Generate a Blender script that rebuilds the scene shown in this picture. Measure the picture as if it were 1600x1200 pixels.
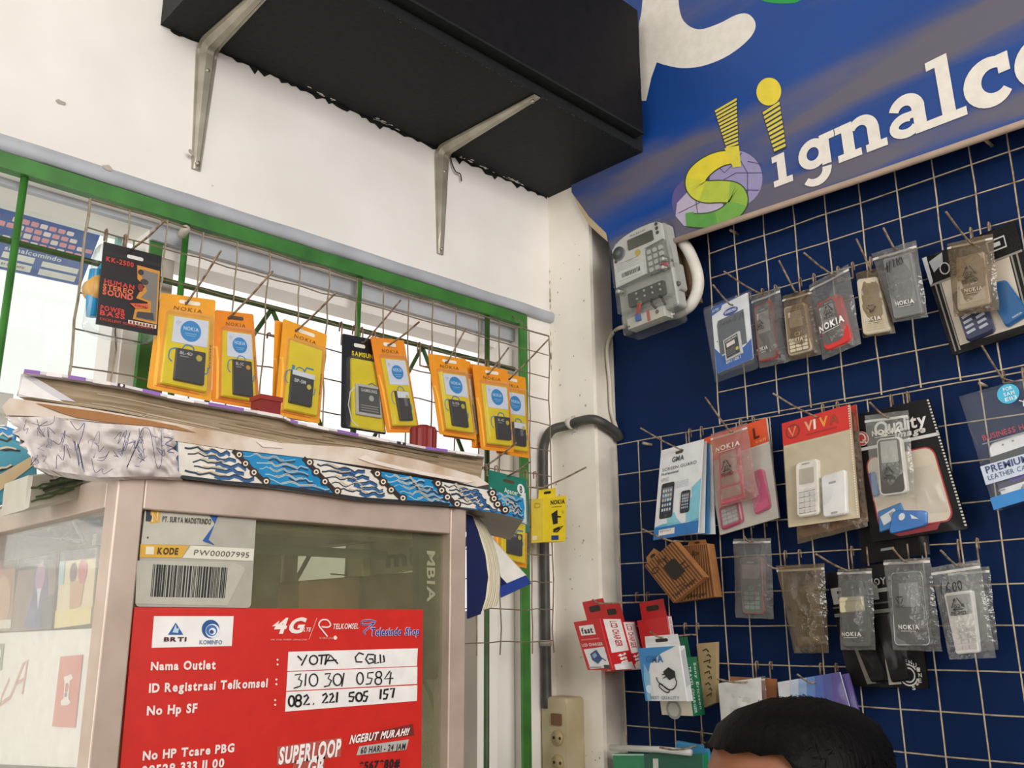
import bpy, bmesh, math, random
from mathutils import Vector, Matrix, noise
random.seed(7)
for o in list(bpy.data.objects): bpy.data.objects.remove(o, do_unlink=True)
SC = bpy.context.scene; COL = SC.collection

# ------------------------------------------------------------------ camera
# world axes: X runs along the left wall into the corner, Y along the right wall into the corner, Z up, eye at the origin
YAW, PIT, ROL, FPX = math.radians(46.083), math.radians(14.684), math.radians(-.313), 1419.0
FW = Vector((math.cos(PIT)*math.cos(YAW), math.cos(PIT)*math.sin(YAW), math.sin(PIT)))
RT = FW.cross(Vector((0, 0, 1))).normalized(); UP = RT.cross(FW)
RT, UP = math.cos(ROL)*RT+math.sin(ROL)*UP, -math.sin(ROL)*RT+math.cos(ROL)*UP
cam = bpy.data.cameras.new('camera'); cam.sensor_width = 36; cam.lens = FPX*36/1600; cam.clip_start = .02
camo = bpy.data.objects.new('camera', cam); COL.objects.link(camo); SC.camera = camo
camo.matrix_world = Matrix(((RT.x, UP.x, -FW.x, 0), (RT.y, UP.y, -FW.y, 0), (RT.z, UP.z, -FW.z, 0), (0, 0, 0, 1)))

# ------------------------------------------------------------------ light
SC.view_settings.view_transform = 'Standard'; SC.view_settings.look = 'None'
SC.view_settings.gamma = 1; SC.view_settings.use_curve_mapping = False
SC.view_settings.exposure = 0.08
wd = bpy.data.worlds.new('daylight'); SC.world = wd; wd.use_nodes = True
bg = wd.node_tree.nodes['Background']; bg.inputs[0].default_value = (1, .955, .91, 1); bg.inputs[1].default_value = 1.15
def area(name, loc, aim, size, sizey, power, col):
    d = bpy.data.lights.new(name, 'AREA'); d.shape = 'RECTANGLE'; d.size = size; d.size_y = sizey; d.energy = power; d.color = col
    o = bpy.data.objects.new(name, d); COL.objects.link(o); o.location = loc
    o.rotation_euler = (Vector(aim)-Vector(loc)).to_track_quat('-Z', 'Y').to_euler(); return o
# daylight entering through the open shop front, behind and left of the viewer
area('shopfront_daylight', (-.4, -3.1, .95), (.95, 1.0, .45), 2.4, 1.3, 104, (1, .95, .9))
# added fill light that brightens the left side of the showcase
area('showcase_side_fill', (-.7, 1.0, -.05), (.3, .9, -.1), .6, .8, 6.5, (1, .97, .94))

def ray(x, y): return RT*((x-800)/FPX)-UP*((y-600)/FPX)+FW
def R(x, y, X):
    d = ray(x, y); return d*(X/d.x)
def L(x, y, Y):
    d = ray(x, y); return d*(Y/d.y)
def Zp(x, y, z):
    d = ray(x, y); return d*(z/d.z)
DR, XA, DL, YB = 1.25, 1.195, 1.135, 1.028   # right wall, column face, left wall, column return
FLOOR, CEIL = -1.2, 1.75

# ------------------------------------------------------------------ materials
def lin(h):
    h = h.lstrip('#'); o = []
    for i in (0, 2, 4):
        c = int(h[i:i+2], 16)/255; o.append(c/12.92 if c <= .04045 else ((c+.055)/1.055)**2.4)
    return (*o, 1)
MC = {}
def new(key):
    m = bpy.data.materials.new(key); m.use_nodes = True; nt = m.node_tree; nt.nodes.clear()
    out = nt.nodes.new('ShaderNodeOutputMaterial'); MC[key] = m
    return m, nt, out
def N(nt, t, **k):
    n = nt.nodes.new(t)
    for a, v in k.items(): setattr(n, a, v)
    return n
def noisemix(nt, c1, c2, scale, lo=.4, hi=.7, detail=4, coord='Object', stretch=None):
    tc = N(nt, 'ShaderNodeTexCoord'); ns = N(nt, 'ShaderNodeTexNoise'); ns.inputs['Scale'].default_value = scale; ns.inputs['Detail'].default_value = detail
    src = tc.outputs[coord]
    if stretch:
        mp = N(nt, 'ShaderNodeMapping'); mp.inputs['Scale'].default_value = stretch; nt.links.new(src, mp.inputs[0]); src = mp.outputs[0]
    nt.links.new(src, ns.inputs['Vector'])
    rp = N(nt, 'ShaderNodeValToRGB'); rp.color_ramp.elements[0].position = lo; rp.color_ramp.elements[1].position = hi
    rp.color_ramp.elements[0].color = c1; rp.color_ramp.elements[1].color = c2
    nt.links.new(ns.outputs['Fac'], rp.inputs[0]); return rp.outputs[0], ns.outputs['Fac']
def mul(c, k): return (min(1, c[0]*k), min(1, c[1]*k), min(1, c[2]*k), 1)
def solid(key, c1, c2=None, rough=.55, spec=.5, metal=0, scale=40, lo=.35, hi=.75, bump=0, coat=0, stretch=None):
    m, nt, out = new(key); b = N(nt, 'ShaderNodeBsdfPrincipled'); nt.links.new(b.outputs[0], out.inputs[0])
    b.inputs['Roughness'].default_value = rough; b.inputs['Metallic'].default_value = metal
    b.inputs['Specular IOR Level'].default_value = spec
    if coat: b.inputs['Coat Weight'].default_value = coat
    col, fac = noisemix(nt, c1, c2 or mul(c1, .88), scale, lo, hi, stretch=stretch)
    nt.links.new(col, b.inputs['Base Color'])
    if bump:
        bp = N(nt, 'ShaderNodeBump'); bp.inputs['Strength'].default_value = bump; bp.inputs['Distance'].default_value = .002
        nt.links.new(fac, bp.inputs['Height']); nt.links.new(bp.outputs[0], b.inputs['Normal'])
    return m
def film(key, tint, haze, rough=.12, dens=.16, spec=.9, base=.03, wr=0):
    """thin plastic: see-through sheet with a hazy diffuse part and a glossy coat"""
    m, nt, out = new(key)
    tr = N(nt, 'ShaderNodeBsdfTransparent'); tr.inputs[0].default_value = tint
    df = N(nt, 'ShaderNodeBsdfDiffuse'); df.inputs[0].default_value = haze
    gl = N(nt, 'ShaderNodeBsdfGlossy'); gl.inputs['Roughness'].default_value = rough; gl.inputs[0].default_value = (spec, spec, spec, 1)
    m1 = N(nt, 'ShaderNodeMixShader'); m2 = N(nt, 'ShaderNodeMixShader'); lw = N(nt, 'ShaderNodeLayerWeight'); lw.inputs[0].default_value = .5; pw_ = N(nt, 'ShaderNodeMath', operation='POWER'); pw_.inputs[1].default_value = 3.5; nt.links.new(lw.outputs['Facing'], pw_.inputs[0]); fr = N(nt, 'ShaderNodeMapRange'); fr.inputs[3].default_value = base; fr.inputs[4].default_value = .55; nt.links.new(pw_.outputs[0], fr.inputs[0])
    ns = N(nt, 'ShaderNodeTexNoise'); ns.inputs['Scale'].default_value = 45; tc = N(nt, 'ShaderNodeTexCoord'); nt.links.new(tc.outputs['Object'], ns.inputs['Vector'])
    mr = N(nt, 'ShaderNodeMapRange'); mr.inputs[3].default_value = dens*.5; mr.inputs[4].default_value = dens*1.5
    nt.links.new(ns.outputs['Fac'], mr.inputs[0]); nt.links.new(mr.outputs[0], m1.inputs[0])
    nt.links.new(tr.outputs[0], m1.inputs[1]); nt.links.new(df.outputs[0], m1.inputs[2])
    nt.links.new(fr.outputs[0], m2.inputs[0]); nt.links.new(m1.outputs[0], m2.inputs[1]); nt.links.new(gl.outputs[0], m2.inputs[2])
    if wr:
        n2 = N(nt, 'ShaderNodeTexNoise'); n2.inputs['Scale'].default_value = 130; n2.inputs['Detail'].default_value = 2; nt.links.new(tc.outputs['Object'], n2.inputs['Vector'])
        bp = N(nt, 'ShaderNodeBump'); bp.inputs['Strength'].default_value = wr; bp.inputs['Distance'].default_value = .002; nt.links.new(n2.outputs['Fac'], bp.inputs['Height'])
        nt.links.new(bp.outputs[0], gl.inputs['Normal']); nt.links.new(bp.outputs[0], lw.inputs['Normal'])
    nt.links.new(m2.outputs[0], out.inputs[0]); return m
def M(key):
    if key in MC: return MC[key]
    if key[0] == '#':
        p = key.split(':'); r = float(p[1]) if len(p) > 1 else .5
        return solid(key, lin(p[0]), rough=r, scale=60, spec=float(p[2]) if len(p) > 2 else .5)
    raise KeyError(key)
solid('white_paint', lin('#ece8e3'), lin('#dfdad4'), rough=.6, scale=6, bump=.25)
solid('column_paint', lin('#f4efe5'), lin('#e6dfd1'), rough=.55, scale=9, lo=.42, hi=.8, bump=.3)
solid('dirty_paint', lin('#bdb6ab'), lin('#958d80'), rough=.6, scale=14, bump=.3)
solid('grey_paint', lin('#b4b8bf'), lin('#9da1a8'), rough=.5, scale=14, bump=.25)
solid('blue_panel', lin('#0a2755'), lin('#081f44'), rough=.7, spec=.15, scale=5, bump=.05)
solid('black_paint', lin('#212423'), lin('#1a1c1c'), rough=.6, spec=.2, scale=120, bump=.15)
solid('black_fascia', lin('#171516'), lin('#100f0f'), rough=.6, spec=.15, scale=60, bump=.12)
solid('green_paint', lin('#3d7d32'), lin('#2d6026'), rough=.42, scale=25, bump=.15)
solid('green_rod', lin('#3c5a2a'), lin('#2c4420'), rough=.5, scale=40)
solid('bracket_metal', lin('#b9b3a4'), lin('#8f8878'), rough=.38, metal=.55, scale=18, bump=.1)
solid('rust_wire', lin('#bfb094'), lin('#8e7350'), rough=.6, metal=.1, scale=60, lo=.5, hi=.72)
solid('rust_hook', lin('#9c8a74'), lin('#6a523f'), rough=.6, metal=.1, scale=120, lo=.42, hi=.62)
solid('grey_wire', lin('#8f836e'), lin('#6d5f4a'), rough=.5, metal=.35, scale=60)
solid('aluminium', lin('#c4b1a4'), lin('#b3a091'), rough=.4, metal=.25, scale=30, bump=.05)
solid('conduit', lin('#4a4a46'), lin('#33332f'), rough=.5, scale=30)
solid('pvc', lin('#d8d5cd'), lin('#c4c0b6'), rough=.45, scale=30)
solid('old_plastic', lin('#b9ac8d'), lin('#a2946f'), rough=.4, scale=18)
solid('page_edge', lin('#a8967b'), lin('#7d6a50'), rough=.85, scale=16, stretch=(1, 1, 24), lo=.3, hi=.7, bump=.5)
solid('torn_paper', lin('#d9cdc0'), lin('#b79c7e'), rough=.8, scale=22, lo=.45, hi=.7, bump=.6)
solid('crumpled_paper', lin('#d9d2ce'), lin('#bbb2ae'), rough=.7, scale=30, bump=1.0)
solid('kraft', lin('#a06d3d'), lin('#8a5a30'), rough=.75, scale=40)
solid('outdoor_wall', lin('#cfc3ba'), lin('#c2b5ab'), rough=.8, scale=5)
solid('outdoor_grey', lin('#8f877a'), lin('#7f776b'), rough=.8, scale=5)
solid('floor_tile', lin('#b6aa98'), lin('#9c907e'), rough=.5, scale=4)
solid('ceiling_paint', lin('#e2ddd5'), lin('#d3cdc4'), rough=.7, scale=4)
solid('skin', lin('#8c5a3c'), lin('#7c4c30'), rough=.5, scale=30)
solid('hair', lin('#0e0c0b'), lin('#070606'), rough=.55, spec=.12, scale=180, stretch=(1, 1, .15), bump=.8)
solid('shirt', lin('#3a4658'), lin('#2e3848'), rough=.8, scale=60)
film('film', (.95, .96, .95, 1), lin('#c9cac6'), dens=.1, rough=.16, base=.04, wr=.9)
film('film_grey', (.8, .8, .8, 1), lin('#8f918f'), dens=.22, rough=.18, base=.05, wr=.9)
film('film_brown', (.78, .71, .6, 1), lin('#84745e'), dens=.27, rough=.2, base=.05, wr=.9)
film('film_pink', (.9, .8, .78, 1), lin('#b88c86'), dens=.26, rough=.2, base=.05, wr=.9)
film('film_clear', (.96, .97, .98, 1), lin('#dfe6ea'), dens=.025, rough=.12, base=.018)
film('film_thin', (.98, .98, .98, 1), lin('#c9c9c9'), dens=.008, rough=.1, base=.008)
film('showcase_glass', (.86, .87, .8, 1), lin('#a3a184'), dens=.16, rough=.03)  # olive haze mixed into the glass to brighten the dim showcase interior
film('dusty_glass', (.97, .97, .96, 1), lin('#f6f3f0'), dens=.13, rough=.05)  # white haze mixed into the pane stands in for glare
film('pane_glass', (.93, .97, .96, 1), lin('#d5e2de'), dens=.05, rough=.02)
film('meter_cover', (.85, .86, .85, 1), lin('#b2b4b0'), dens=.07, rough=.08)
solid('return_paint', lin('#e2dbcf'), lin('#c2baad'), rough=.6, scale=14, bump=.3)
BO = .062; _o = R(1300, 150, DR-BO); BAND0 = R(1300, 140, DR-BO).z-_o.z-.0; BAND1 = R(1300, 270, DR-BO).z-_o.z
# banner vinyl: blue with brown-grey dirt streaks of its own
m, nt, out = new('banner_vinyl'); b = N(nt, 'ShaderNodeBsdfPrincipled'); nt.links.new(b.outputs[0], out.inputs[0]); b.inputs['Roughness'].default_value = .42
c1, f1 = noisemix(nt, (0, 0, 0, 1), (1, 1, 1, 1), 4.2, .5, .68, 8, stretch=(1, .55, 3.0))
c2, f2 = noisemix(nt, lin('#0b4595'), lin('#123f86'), 3)
mx = N(nt, 'ShaderNodeMix', data_type='RGBA'); nt.links.new(c2, mx.inputs['A']); mx.inputs['B'].default_value = lin('#6c6463')
# one broad dirty band runs along the lettering, another along the lower hem
tb = N(nt, 'ShaderNodeTexCoord'); sx = N(nt, 'ShaderNodeSeparateXYZ'); nt.links.new(tb.outputs['Object'], sx.inputs[0])
def mth(op, a, b_=None):
    n_ = N(nt, 'ShaderNodeMath', operation=op)
    for i_, v_ in enumerate((a, b_)):
        if v_ is None: continue
        if isinstance(v_, (int, float)): n_.inputs[i_].default_value = v_
        else: nt.links.new(v_, n_.inputs[i_])
    return n_.outputs[0]
def band(z0, slope, hw):
    d_ = mth('ABSOLUTE', mth('SUBTRACT', sx.outputs['Z'], mth('ADD', mth('MULTIPLY', sx.outputs['Y'], slope), z0)))
    r_ = N(nt, 'ShaderNodeMapRange'); r_.interpolation_type = 'SMOOTHSTEP'; r_.inputs[1].default_value = hw; r_.inputs[2].default_value = hw*.25; nt.links.new(d_, r_.inputs[0]); return r_.outputs[0]
bands = mth('MAXIMUM', band(BAND0, -.06, .055), band(BAND1, .0, .028))
rough_ = N(nt, 'ShaderNodeMapRange'); rough_.inputs[1].default_value = .3; rough_.inputs[2].default_value = .6; rough_.inputs[3].default_value = .12; nt.links.new(f1, rough_.inputs[0])
dirt = mth('MINIMUM', mth('ADD', mth('MULTIPLY', bands, rough_.outputs[0]), mth('MULTIPLY', c1, .5)), .78); nt.links.new(dirt, mx.inputs['Factor'])
nt.links.new(mx.outputs['Result'], b.inputs['Base Color'])
# kraft card with dark pin stripes
m, nt, out = new('kraft_stripe'); b = N(nt, 'ShaderNodeBsdfPrincipled'); nt.links.new(b.outputs[0], out.inputs[0]); b.inputs['Roughness'].default_value = .8
tc = N(nt, 'ShaderNodeTexCoord'); wv = N(nt, 'ShaderNodeTexWave', bands_direction='X'); wv.inputs['Scale'].default_value = 140; wv.inputs['Distortion'].default_value = .4
nt.links.new(tc.outputs['Object'], wv.inputs['Vector']); rp = N(nt, 'ShaderNodeValToRGB'); rp.color_ramp.elements[0].color = lin('#4a2c16'); rp.color_ramp.elements[1].color = lin('#9a6a3e')
rp.color_ramp.elements[0].position = .35; rp.color_ramp.elements[1].position = .55
nt.links.new(wv.outputs['Fac'], rp.inputs[0]); nt.links.new(rp.outputs[0], b.inputs['Base Color'])

# ------------------------------------------------------------------ glyphs of the built-in font, flattened to polygons
GLY = {}
def load_glyphs():
    chars = "ABCDEFGHIJKLMNOPQRSTUVWXYZabcdefghijklmnopqrstuvwxyz0123456789.,:;!?-+*#/&()'"
    tmp = []
    for bold, off in ((0, 0.0), (1, .022), (2, .04)):
        for ch in chars:
            cu = bpy.data.curves.new('glyph', 'FONT'); cu.body = ch; cu.size = 1; cu.resolution_u = 3; cu.offset = off; cu.fill_mode = 'FRONT'
            ob = bpy.data.objects.new('glyph', cu); COL.objects.link(ob); tmp.append((bold, ch, ob, cu))
    dg = bpy.context.evaluated_depsgraph_get()
    for bold, ch, ob, cu in tmp:
        me = bpy.data.meshes.new_from_object(ob.evaluated_get(dg))
        vs = [(v.co.x, v.co.y) for v in me.vertices]; fs = [tuple(p.vertices) for p in me.polygons]
        x0 = min(v[0] for v in vs); x1 = max(v[0] for v in vs)
        GLY[bold, ch] = ([(x-x0, y) for x, y in vs], fs, x1-x0); bpy.data.meshes.remove(me)
    for bold, ch, ob, cu in tmp:
        bpy.data.objects.remove(ob); bpy.data.curves.remove(cu)
load_glyphs()
CAP = max(v[1] for v in GLY[0, 'H'][0])

# ------------------------------------------------------------------ mesh builder: everything is collected in world space
def lerp(a, b, t): return a+(b-a)*t
def rrect(a0, b0, a1, b1, ra, rb, n=4):
    p = []
    for cx, cy, s in ((a1-ra, b0+rb, -90), (a1-ra, b1-rb, 0), (a0+ra, b1-rb, 90), (a0+ra, b0+rb, 180)):
        for i in range(n+1):
            t = math.radians(s+90*i/n); p.append((cx+ra*math.cos(t), cy+rb*math.sin(t)))
    return p
class G:
    def __init__(s, mp=None, asp=1.0):
        s.v = []; s.f = []; s.fm = []; s.sm = []; s.mats = []; s.mp = mp; s.asp = asp; s.stack = []
    def mi(s, k):
        if k not in s.mats: s.mats.append(k)
        return s.mats.index(k)
    def add(s, vs, fs, mat, smooth=False):
        o = len(s.v); s.v += [Vector(v) for v in vs]; i = s.mi(mat)
        for f in fs: s.f.append([o+k for k in f]); s.fm.append(i); s.sm.append(smooth)
    # --- 2D graphics on the current face: a runs right, b runs down (0..1 or photo pixels), z towards the viewer
    def quad(s, q):      # nest: draw inside a four-cornered area (TL, TR, BR, BL) of the current face
        s.stack.append((s.mp, s.asp)); mp = s.mp
        P = [mp(x, y, 0) for x, y in q]
        n = s.nrm; w = ((P[1]-P[0]).length+(P[2]-P[3]).length)/2; h = ((P[3]-P[0]).length+(P[2]-P[1]).length)/2
        s.mp = lambda a, b, z: (P[0]*(1-a)+P[1]*a)*(1-b)+(P[3]*(1-a)+P[2]*a)*b+n*z
        s.asp = w/h; return s
    def pop(s): s.mp, s.asp = s.stack.pop()
    def poly(s, p, mat, z=.0004): s.add([s.mp(a, b, z) for a, b in p], [list(range(len(p)))], mat)
    def rect(s, a0, b0, a1, b1, mat, z=.0004): s.poly([(a0, b0), (a1, b0), (a1, b1), (a0, b1)], mat, z)
    def rr(s, a0, b0, a1, b1, mat, z=.0004, r=.1): s.poly(rrect(a0, b0, a1, b1, r, r*s.asp), mat, z)
    def ellp(s, cx, cy, rx, ry=None, n=22): 
        ry = rx*s.asp if ry is None else ry
        return [(cx+rx*math.cos(2*math.pi*i/n), cy+ry*math.sin(2*math.pi*i/n)) for i in range(n)]
    def ell(s, cx, cy, rx, mat, z=.0004, ry=None): s.poly(s.ellp(cx, cy, rx, ry), mat, z)
    def prism(s, p, z0, z1, mat, side=None, bev=0):
        n = len(p); F = [s.mp(a, b, z1) for a, b in p]; K = [s.mp(a, b, z0) for a, b in p]
        if bev:
            c = sum(F, Vector())/n; Fi = [f+(c-f).normalized()*bev for f in F]; F = [s.mp(a, b, z1-bev) for a, b in p]
            s.add(Fi, [list(range(n))], mat); s.add(F+Fi, [[i, (i+1) % n, n+(i+1) % n, n+i] for i in range(n)], mat)
        else: s.add(F, [list(range(n))], mat)
        s.add(K, [list(range(n))[::-1]], side or mat)
        s.add(K+F, [[i, (i+1) % n, n+(i+1) % n, n+i] for i in range(n)], side or mat)
    def slab(s, a0, b0, a1, b1, z0, z1, mat, r=0, side=None, bev=0):
        s.prism(rrect(a0, b0, a1, b1, r, r*s.asp) if r else [(a0, b0), (a1, b0), (a1, b1), (a0, b1)], z0, z1, mat, side, bev)
    def stroke(s, p, w, mat, z=.0004, closed=False):
        """flat ribbon along p; w in units of a"""
        k = s.asp; q = [Vector((a*k if k != 0 else a, b)) for a, b in p]; w = w*k/2; n = len(q); l = []; r = []
        for i in range(n):
            t = (q[(i+1) % n]-q[i-1]) if closed else (q[min(i+1, n-1)]-q[max(i-1, 0)])
            t = t.normalized() if t.length else Vector((1, 0)); m_ = Vector((-t.y, t.x))
            l.append(q[i]+m_*w); r.append(q[i]-m_*w)
        P = [s.mp(u.x/k, u.y, z) for u in l+r]
        s.add(P, [[i, (i+1) % n, n+(i+1) % n, n+i] for i in range(n if closed else n-1)], mat)
    def text(s, t, a, b, h, mat, z=.0005, w=None, al='l', bold=1, gap=.1, slant=0, vert=False):
        """a,b = left end of the baseline, h = cap height (units of b), w = total width (units of a)"""
        x = 0; pl = []
        for ch in t:
            if ch == ' ': x += .38; continue
            vs, fs, wd_ = GLY[bold, ch]; pl.append((x, vs, fs)); x += wd_+gap
        tot = max(x-gap, .01); sy = h/CAP; sx = (w/tot) if w else sy/s.asp
        a -= {'l': 0, 'c': tot*sx/2, 'r': tot*sx}[al]
        for x0, vs, fs in pl:
            s.add([s.mp(a+(x0+vx+slant*vy)*sx, b-vy*sy, z) for vx, vy in vs], fs, mat)
    def surf(s, fn, nu, nv, mat, smooth=True):
        vs = [s.mp(*fn(i/nu, j/nv)) for j in range(nv+1) for i in range(nu+1)]
        s.add(vs, [[j*(nu+1)+i, j*(nu+1)+i+1, (j+1)*(nu+1)+i+1, (j+1)*(nu+1)+i] for j in range(nv) for i in range(nu)], mat, smooth)
    # --- solids in world space
    def box(s, p, q, mat):
        x0, y0, z0 = (min(p[i], q[i]) for i in range(3)); x1, y1, z1 = (max(p[i], q[i]) for i in range(3))
        s.add([(x0, y0, z0), (x1, y0, z0), (x1, y1, z0), (x0, y1, z0), (x0, y0, z1), (x1, y0, z1), (x1, y1, z1), (x0, y1, z1)],
              [[0, 3, 2, 1], [4, 5, 6, 7], [0, 1, 5, 4], [1, 2, 6, 5], [2, 3, 7, 6], [3, 0, 4, 7]], mat)
    def tube(s, pts, r, mat, n=6, cap=True):
        P = [Vector(p) for p in pts]; N_ = len(P); vs = []; pu = None
        for i in range(N_):
            t = (P[min(i+1, N_-1)]-P[max(i-1, 0)]).normalized()
            u = pu-t*pu.dot(t) if pu else t.orthogonal()
            u.normalize(); pu = u; w = t.cross(u); ri = r[i] if isinstance(r, (list, tuple)) else r
            vs += [P[i]+(u*math.cos(2*math.pi*k/n)+w*math.sin(2*math.pi*k/n))*ri for k in range(n)]
        fs = [[i*n+k, i*n+(k+1) % n, (i+1)*n+(k+1) % n, (i+1)*n+k] for i in range(N_-1) for k in range(n)]
        if cap: fs += [list(range(n))[::-1], [(N_-1)*n+k for k in range(n)]]
        s.add(vs, fs, mat, n > 5)
    def build(s, name, parent=None, mtx=None):
        me = bpy.data.meshes.new(name); mtx = mtx or Matrix(); inv = mtx.inverted()
        me.from_pydata([inv @ v for v in s.v], [], s.f)
        for k in s.mats: me.materials.append(M(k))
        me.polygons.foreach_set('material_index', s.fm); me.polygons.foreach_set('use_smooth', s.sm); me.update()
        o = bpy.data.objects.new(name, me); COL.objects.link(o)
        if parent: o.parent = parent
        else: o.matrix_world = mtx
        return o
def spline(p, n=6):
    p = [Vector(q) for q in p]; o = []
    for i in range(len(p)-1):
        a, b, c, d = p[max(i-1, 0)], p[i], p[i+1], p[min(i+2, len(p)-1)]
        for k in range(n):
            t = k/n; o.append(.5*((2*b)+(c-a)*t+(2*a-5*b+4*c-d)*t*t+(3*b-a-3*c+d)*t**3))
    return o+[p[-1]]
def tag(o, label, cat, group=None):
    o['label'] = label; o['category'] = cat
    if group: o['group'] = group
    return o
def struct(o, label=None, cat=None):
    o['kind'] = 'structure'
    if label: o['label'] = label
    if cat: o['category'] = cat
    return o
class Thing:
    """an Empty at the thing's place that parents its parts; corners P = TL, TR, BR, BL in world space"""
    def __init__(s, name, label, cat, group=None, P=None, loc=None):
        s.P = P
        if P:
            x = ((P[1]-P[0])+(P[2]-P[3])).normalized(); y = ((P[0]-P[3])+(P[1]-P[2])); y = (y-x*y.dot(x)).normalized(); z = x.cross(y)
            o = sum(P, Vector())/4; s.n = z
            s.m = Matrix(((x.x, y.x, z.x, o.x), (x.y, y.y, z.y, o.y), (x.z, y.z, z.z, o.z), (0, 0, 0, 1)))
            s.W = ((P[1]-P[0]).length+(P[2]-P[3]).length)/2; s.H = ((P[3]-P[0]).length+(P[2]-P[1]).length)/2
        else: s.m = Matrix.Translation(loc or (0, 0, 0))
        s.e = bpy.data.objects.new(name, None); s.e.empty_display_size = .02; COL.objects.link(s.e); s.e.matrix_world = s.m
        tag(s.e, label, cat, group)
    def g(s):
        if not s.P: return G()
        P = s.P; n = s.n
        g = G(lambda a, b, z: (P[0]*(1-a)+P[1]*a)*(1-b)+(P[3]*(1-a)+P[2]*a)*b+n*z, s.W/s.H); g.nrm = n; return g
    def part(s, name, g, parent=None, label=None):
        o = g.build(name, parent or s.e, s.m)
        if label: o['label'] = label
        return o
def wq(q, wall, off):
    """photo corners of something hanging on a wall -> four points at distance off in front of that wall"""
    if not isinstance(off, (list, tuple)): off = [off]*4
    return [(R(x, y, DR-o) if wall == 'R' else L(x, y, DL-o)) for (x, y), o in zip(q, off)]
def pxg(wall, off):
    """graphics laid on a flat surface parallel to a wall"""
    g = G((lambda a, b, z: R(a, b, DR-off-z)) if wall == 'R' else (lambda a, b, z: L(a, b, DL-off-z)), 1.0)
    g.nrm = Vector((-1, 0, 0)) if wall == 'R' else Vector((0, -1, 0)); return g

# ================================================================== the room
g = G(); g.box((-1.2, DL, .53), (XA+.3, DL+.12, CEIL), 'white_paint'); g.box((1.125, DL, FLOOR), (XA+.3, DL+.12, .53), 'white_paint')
# ragged edge of black paint where the shelf meets the wall
pts = [(.418, .8125)]; x = .42
while x < 1.19:
    x += random.uniform(.004, .012); pts.append((min(x, 1.193), .812-random.choice((.0015, .003, .003, .006, .009, .013))*random.uniform(.4, 1.1)))
pts += [(1.193, .8125)]
for i in range(len(pts)-2):
    a, b = pts[i+1], pts[min(i+2, len(pts)-2)]
    g.add([(a[0], DL-.0006, .8135), (a[0], DL-.0006, a[1]), (b[0], DL-.0006, b[1]), (b[0], DL-.0006, .8135)], [[0, 1, 2, 3]], 'black_paint')
# small holes and scuffs in the plaster
def blotch(g, c, ax, ay, rx, ry, mat, n=9):
    c = Vector(c); g.add([c+Vector(ax)*rx*random.uniform(.6, 1.2)*math.cos(6.283*i/n)+Vector(ay)*ry*random.uniform(.6, 1.2)*math.sin(6.283*i/n) for i in range(n)], [list(range(n))], mat)
for px, py, r in ((95, 160, .006), (166, 263, .005), (332, 290, .0015), (590, 90, .001)):
    if not (px, py) == (590, 90): blotch(g, L(px, py, DL-.0008), (1, 0, 0), (0, 0, 1), r, r*.6, 'dirty_paint')
struct(g.build('wall_left'), 'white painted wall above and beside the window', 'wall')
g = G(); g.box((DR, -1.6, FLOOR), (DR+.1, DL, CEIL), 'blue_panel')
struct(g.build('wall_right'), 'wall covered by the dark blue board behind the wire grid', 'wall')
g = G(); A = [(XA, DL-.0001), (XA, YB+.004), (XA+.004, YB), (DR+.001, YB), (DR+.001, DL-.0001)]
zs = [FLOOR+i*(CEIL-FLOOR)/60 for i in range(61)]
vs = [(x, y, z) for z in zs for x, y in A]
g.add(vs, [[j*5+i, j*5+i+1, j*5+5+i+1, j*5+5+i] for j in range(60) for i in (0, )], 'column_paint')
g.add(vs, [[j*5+i, j*5+i+1, j*5+5+i+1, j*5+5+i] for j in range(60) for i in (1, 2, 3)], 'return_paint')  # return coloured greyer than the pillar face
for k in range(46):
    z = random.uniform(-.25, .72); y = random.uniform(YB+.012, DL-.008); r = random.uniform(.0007, .0022)
    blotch(g, (XA-.0006, y, z), (0, 1, 0), (0, 0, 1), r, r*random.uniform(.8, 1.6), 'dirty_paint')
for k in range(14):
    z = random.uniform(.45, .68); blotch(g, (XA-.0006, DL-.001, z), (0, 1, 0), (0, 0, 1), .0012, random.uniform(.003, .009), 'dirty_paint')
struct(g.build('wall_column'), 'white corner pillar with a greyer return beside the blue board', 'pillar')
g = G(); g.box((-2.2, -1.6, FLOOR-.1), (DR+.1, DL+.12, FLOOR), 'floor_tile'); struct(g.build('floor'))
g = G(); g.box((-2.2, -1.65, FLOOR), (DR+.1, -1.55, .2), 'white_paint'); struct(g.build('shade_wall_back'))  # unseen low wall, added to darken the lower right wall
g = G(); g.box((-1.35, -1.5, FLOOR), (-1.25, .3, .2), 'white_paint'); struct(g.build('shade_wall_front'))  # another unseen low wall, added to cut light from the open side
g = G(); g.box((-1.2, -1.0, CEIL), (DR+.1, DL+.12, CEIL+.1), 'ceiling_paint'); struct(g.build('ceiling'))
# rounded grey ledge over the window
g = G(); prof = [(0, .5715), (-.007, .571), (-.011, .567), (-.012, .561), (-.011, .555), (-.008, .5505), (0, .5505)]
nx = 60; vs = []
for i in range(nx+1):
    x = -1.2+(XA+1.2)*i/nx
    for dy, z in prof: vs.append((x, DL+dy, z+random.uniform(-.0008, .0008)))
g.add(vs, [[i*7+k, i*7+k+1, i*7+8+k, i*7+7+k] for i in range(nx) for k in range(6)], 'grey_paint', True)
for px, py in ((168, 262), (300, 238)):
    blotch(g, L(px, py, DL-.0125), (1, 0, 0), (0, 0, 1), .007, .004, 'dirty_paint')
struct(g.build('trim_1'), 'grey rounded ledge running over the green window grille', 'ledge')
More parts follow.
